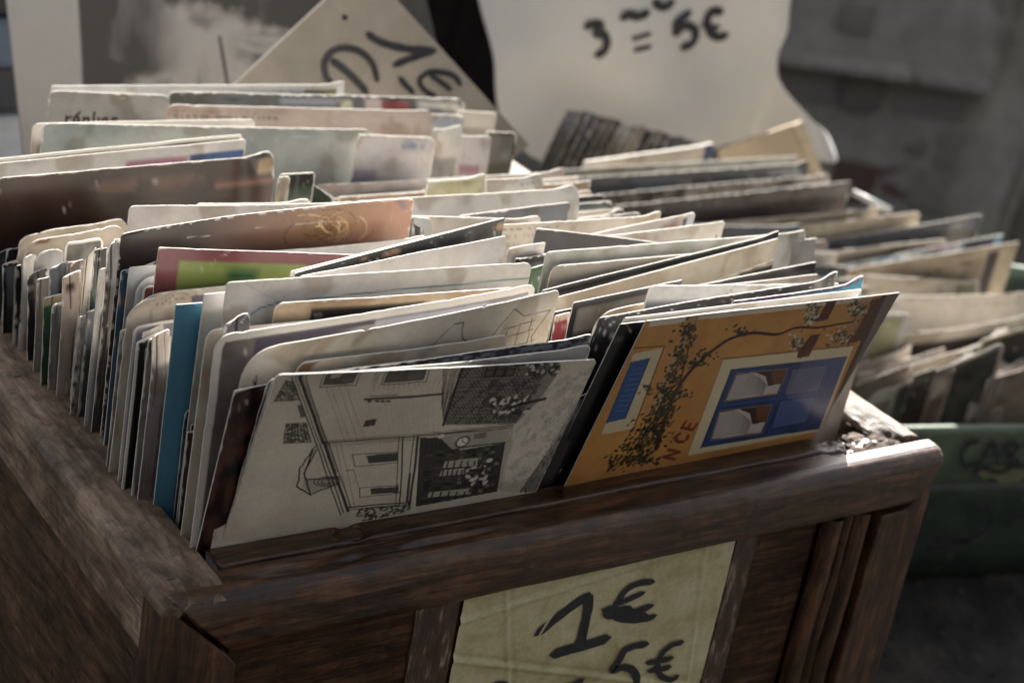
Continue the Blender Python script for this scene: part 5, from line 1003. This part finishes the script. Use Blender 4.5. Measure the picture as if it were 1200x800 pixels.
for q in range(64):
    t = q/63; nm, cc = NAMES[(q*7+1) % 12] if q % 3 == 1 else (('beige', 'b09f86'), ('dull brown', '85705a'), ('ash grey', '9a9286'), ('buff', 'bcae90'), ('sand', 'a8987c'))[(q*3//2) % 5]; y = 0.290-0.086*t-0.009*(q % 2)+rnd.uniform(-.002, .002); x = 1000+196*t+rnd.uniform(-4, 4); dy_ = rnd.uniform(-30, 12)
    tcard((x, 452+26*t+dy_), (x+74, 430+26*t+dy_), max(y, .207), max(y-0.014, .197), f'narrow {nm} card edge, {ordw(q+1)} from left along the fanned front of the tub', r=rnd.choice((.0008, .002, .005)), col=cc, col2='8a7c68' if q % 2 else cc, h=.12, sl=rnd.uniform(-.12, .05))
# white stick lying over the cards
pa, pb = back(999, 225, .395), back(1044, 247, .372); d = Vector(pb-pa); bm = bmesh.new()
bmesh.ops.create_cone(bm, cap_ends=True, segments=12, radius1=.0022, radius2=.0022, depth=d.length, matrix=Matrix.Translation(Vector((pa+pb)/2))@d.to_track_quat('Z', 'Y').to_matrix().to_4x4())
o = bm_obj('stick', bm, paper('white_stick', (.72, .74, .72), .5), smooth=True); tag(o, 'short white stick slanting over the cards at the back of the tub', 'stick')

# ------------------------------------------------------------------ sheets standing behind: extruded outlines
def sheet(name, px, P, n, th, mat, bev=0.0):
    bm = bmesh.new(); n = np.array(n, float); n /= np.linalg.norm(n); vs = [bm.verts.new(backplane(x, y, P, n)) for x, y in px]; f = bm.faces.new(vs)
    e = bmesh.ops.extrude_face_region(bm, geom=[f]); bmesh.ops.translate(bm, verts=[v for v in e['geom'] if isinstance(v, bmesh.types.BMVert)], vec=-n*th)
    bmesh.ops.recalc_face_normals(bm, faces=bm.faces); return bm_obj(name, bm, mat)
M_kraft = paper('grey_beige_cardboard', (0.33, 0.295, 0.25), 0.8, 0.25, 35)
n0 = np.array([0, -1, 0.16]); n0 /= np.linalg.norm(n0); P0 = np.array([0.3, 0.380, 0.0])
root = empty('cardboard_sign', backplane(470, 95, P0, n0)); tag(root, 'tilted grey beige cardboard square with an upside down handwritten 1€ price', 'sign')
par(sheet('board', [(427, -42), (620, 170), (440, 325), (262, 112)], P0, n0, 0.0025, M_kraft), root)
L1 = sc([(0.0040, [(600, 140), (640, 168), (700, 190), (780, 205), (880, 210)]), (0.0040, [(880, 210), (800, 235), (712, 270)]), (0.0036, [(452, 348), (428, 310), (425, 255), (455, 215), (505, 200), (570, 215), (620, 262), (642, 335)]),
         (0.0040, [(452, 250), (500, 285), (545, 325), (600, 385)]), (0.0030, [(985, 352), (960, 318), (910, 300), (850, 302), (815, 335), (835, 372), (880, 400)]), (0.0030, [(860, 312), (900, 338), (945, 372)]), (0.0030, [(732, 322), (760, 355), (790, 385)])], 260, 0, 3.529)
to = lambda x, y: backplane(x, y, P0+n0*0.0003, n0)
par(strokes('lettering', None, L1, to, .003, n0*0.0004), root)
bm = bmesh.new(); p = to(404, 21); bmesh.ops.create_icosphere(bm, subdivisions=2, radius=.0016, matrix=Matrix.Translation(Vector(p))); par(bm_obj('pin', bm, M_ink, smooth=True), root)

# big leaning poster with a grey wash picture
Pp = np.array([0.2, 0.470, 0.0]); npp = np.array([0, -1, 0.25]); npp /= np.linalg.norm(npp)
cr = [backplane(*q, Pp, npp) for q in ((0, -60), (478, -60), (520, 110), (43, 330))]; nu, nv = 300, 230
Uq, Vq = np.meshgrid(np.linspace(0, 1, nu), np.linspace(0, 1, nv)); A, B, C_, D_ = cr
W3 = (A*(1-Uq[..., None])+B*Uq[..., None])*(1-Vq[..., None])+(D_*(1-Uq[..., None])+C_*Uq[..., None])*Vq[..., None]; W3[..., 1] += -0.006*Uq**6-0.002*np.sin(Uq*7)
pxy = (W3-CAM); zz = pxy@FWD; PX = 600+FPX*(pxy@RGT)/zz; PY = 400-FPX*(pxy@UPV)/zz
base = lin('b9b7b4')*np.ones(PX.shape+(3,)); nz_ = vnoise(PX/40, PY/40, 71, 5); nz2 = vnoise(PX/16, PY/60, 73, 4)
inn = np.clip((PX-90-0.05*PY)/3, 0, 1)
ang = np.arctan2(PY-40, PX-235); rad = np.hypot(PX-235, (PY-40)*1.2); rays = vnoise(ang*5+30, rad/90, 75, 3)
sm = lambda v: v*v*(3-2*v)
cl = lambda v: sm(np.clip(v, 0, 1))
dk = cl((165+50*(nz_-.5)-PX)/40)*(0.55+0.45*nz2)*cl((125-PY)/10)
dk = np.maximum(dk, cl((225+30*(nz_-.5)-PX)/50)*cl((92+30*(nz_-.5)-PY)/18)*(0.35+0.4*nz2))
dk = np.maximum(dk, 0.85*cl((PX-165)/40)*cl((26+46*(nz_-.5)+0.0014*(PX-235)**2-PY)/20)*(0.6+0.4*nz2))
dk = np.maximum(dk, cl((PX-255)/50)*cl((nz_*.6+rays*.4-.42)*4)*0.5*cl((96-PY)/20))
dk = np.maximum(dk, cl((rays*.5+nz2*.5-.5)*4)*0.28*cl((rad-18)/30)*cl((PX-170)/20))
dk = np.maximum(dk, cl(1.6-np.abs(PX-257-(PY-45)*0.16)/1.5)*(PY > 42)*0.95)
dk = dk*inn; Cp = base*(1-np.clip(dk*1.6, 0, 0.97)[..., None]*0.88)
me = mesh_np('poster', W3.reshape(-1, 3), grid_faces(nv, nu), True, None, Cp.reshape(-1, 3)); M_poster = printmat('poster_print', 0.5, 0.4, 0.2)
po = link('poster', me, None, [M_poster, M_back]); md = po.modifiers.new('thickness', 'SOLIDIFY'); md.thickness = 0.0015; md.offset = 0
tag(po, 'large whitish poster with blurred grey wash picture leaning behind the box at upper left', 'poster')

# hanging price paper 3 = 5€
M_pp = paper('white_price_paper', (0.60, 0.59, 0.575), 0.7, 0.12, 14)
YP = 0.585
nt = M_pp.node_tree; pb = nt.nodes['Principled BSDF']; tr_ = nd(nt, 'ShaderNodeBsdfTranslucent'); tr_.inputs[0].default_value = (0.62, 0.60, 0.56, 1); mx = nd(nt, 'ShaderNodeMixShader'); mx.inputs[0].default_value = 0.22
nt.links.new(pb.outputs[0], mx.inputs[1]); nt.links.new(tr_.outputs[0], mx.inputs[2]); nt.links.new(mx.outputs[0], [n_ for n_ in nt.nodes if n_.type == 'OUTPUT_MATERIAL'][0].inputs[0])
def pdisp(x, z):
    t = min(1, max(0, (x-0.772)/0.03)); t = t*t*(3-2*t); q = min(1, max(0, (-0.035-z)/0.02))
    return t*q*(1.0*(x-0.785)+1.6*(z+0.045))+ 0.006*math.sin(x*38+z*20)+0.004*math.sin(z*55-x*12)+0.018*max(0, (x-0.76)/0.08)*math.sin(z*60+1)+0.003*math.sin(z*35)
Lp = [(563, -20), (566, 20), (571, 60), (575, 105), (592, 150), (618, 180), (640, 192)]; Rp = [(922, -20), (920, 30), (908, 62), (906, 92), (914, 118), (926, 146), (880, 168)]
Lc = catmull(Lp, 8); Rc = catmull(Rp, 8); Lc = catmull(Lp, 20); Rc = catmull(Rp, 20); m_ = len(Lc); nu = 160; V = []
for i in range(m_):
    a, b = back(*Lc[i], YP), back(*Rc[i], YP)
    for j in range(nu):
        q = a+(b-a)*j/(nu-1); q[2] -= 0.010*math.sin(math.pi*j/(nu-1))*max(0, i/m_-0.6); q[1] = YP+pdisp(q[0], q[2]); V.append(q)
pp = link('price_paper', mesh_np('price_paper', V, grid_faces(m_, nu)), None, [M_pp]); md = pp.modifiers.new('thickness', 'SOLIDIFY'); md.thickness = .0006; md.offset = 0
tag(pp, 'wavy white price paper hand lettered 3 = 5€ hanging behind the green tub', 'price paper')
def top(x, y): q = back(x, y, YP); q[1] = YP+pdisp(q[0], q[2])-0.0008; return q
L2 = sc([[(422, 88), (445, 75), (470, 78), (448, 105)], [(448, 108), (478, 110), (488, 140), (478, 172), (458, 184)], [(536, 48), (560, 36), (592, 42), (632, 30)], [(574, 118), (628, 102)], [(582, 158), (632, 148)], [(802, 42), (765, 58), (728, 78)],
         [(732, 82), (750, 108), (735, 95), (780, 85), (815, 100), (826, 130), (805, 158), (768, 160)], [(922, 45), (890, 42), (868, 70), (880, 110), (912, 136), (946, 130)], [(852, 88), (900, 100)], [(868, 104), (912, 98)], [(655, -5), (690, 14), (735, 2)]], 540, 0, 3)
o = strokes('lettering', None, L2, top, .0072, (0, -0.0005, 0)); o.parent = pp
# dark bundle of cards fanned under the paper
rtc = 0
for q in range(17):
    t = q/16; x0 = 664+t*150; dark = not (6 <= q <= 8); cc, lb = (('16161a', 'black'), ('26242a', 'charcoal'), ('1d1b20', 'coal grey'))[q % 3] if dark else ('8f8470', 'beige')
    card((x0, 128+t*40+4*math.sin(q*2.1)), (x0+18, 130+t*41), 0.540, 0.530, f'{lb} striped card, {("first","second","third","fourth","fifth","sixth","seventh","eighth","ninth","tenth","eleventh","twelfth","thirteenth","fourteenth","fifteenth","sixteenth","last")[q]} from the left in the fan under the price paper', name='striped_card', cat='card',
         group='dark cards fanned under the price paper', h=0.055, lean=0.1, sl=-0.25, r=.001, col=cc, col2='5a5650' if dark else cc, ns=150, con=3, amt=1.2)
# cardboard carton behind with one flap up
ct = empty('cardboard_carton', (0.70, 0.56, -BH)); tag(ct, 'tan cardboard carton with one flap raised behind the cards of the green tub', 'carton')
M_tan = paper('tan_cardboard', (0.36, 0.28, 0.19), 0.85, 0.2, 40)
par(sheet('flap', [(843, 176), (941, 142), (976, 232), (850, 215)], np.array([0.7, 0.5, 0]), (0.1, -1, 0.2), 0.003, M_tan), ct); par(sheet('flap_rim', [(930, 147), (941, 142), (976, 232), (966, 232)], np.array([0.7, 0.4982, 0]), (0.1, -1, 0.2), 0.0015, paper('pale_cardboard_edge', (0.46, 0.37, 0.26), .85)), ct)
for c_, s_ in (((0.72, 0.515, -0.22), (0.26, 0.003, 0.058)), ((0.72, 0.645, -0.22), (0.26, 0.003, 0.058)), ((0.5905, 0.58, -0.22), (0.003, 0.126, 0.058)), ((0.8495, 0.58, -0.22), (0.003, 0.126, 0.058)), ((0.72, 0.58, -0.2485), (0.256, 0.126, 0.003))):
    bm = bmesh.new(); box_bm(bm, c_, s_); par(bm_obj('carton_side', bm, M_tan), ct)
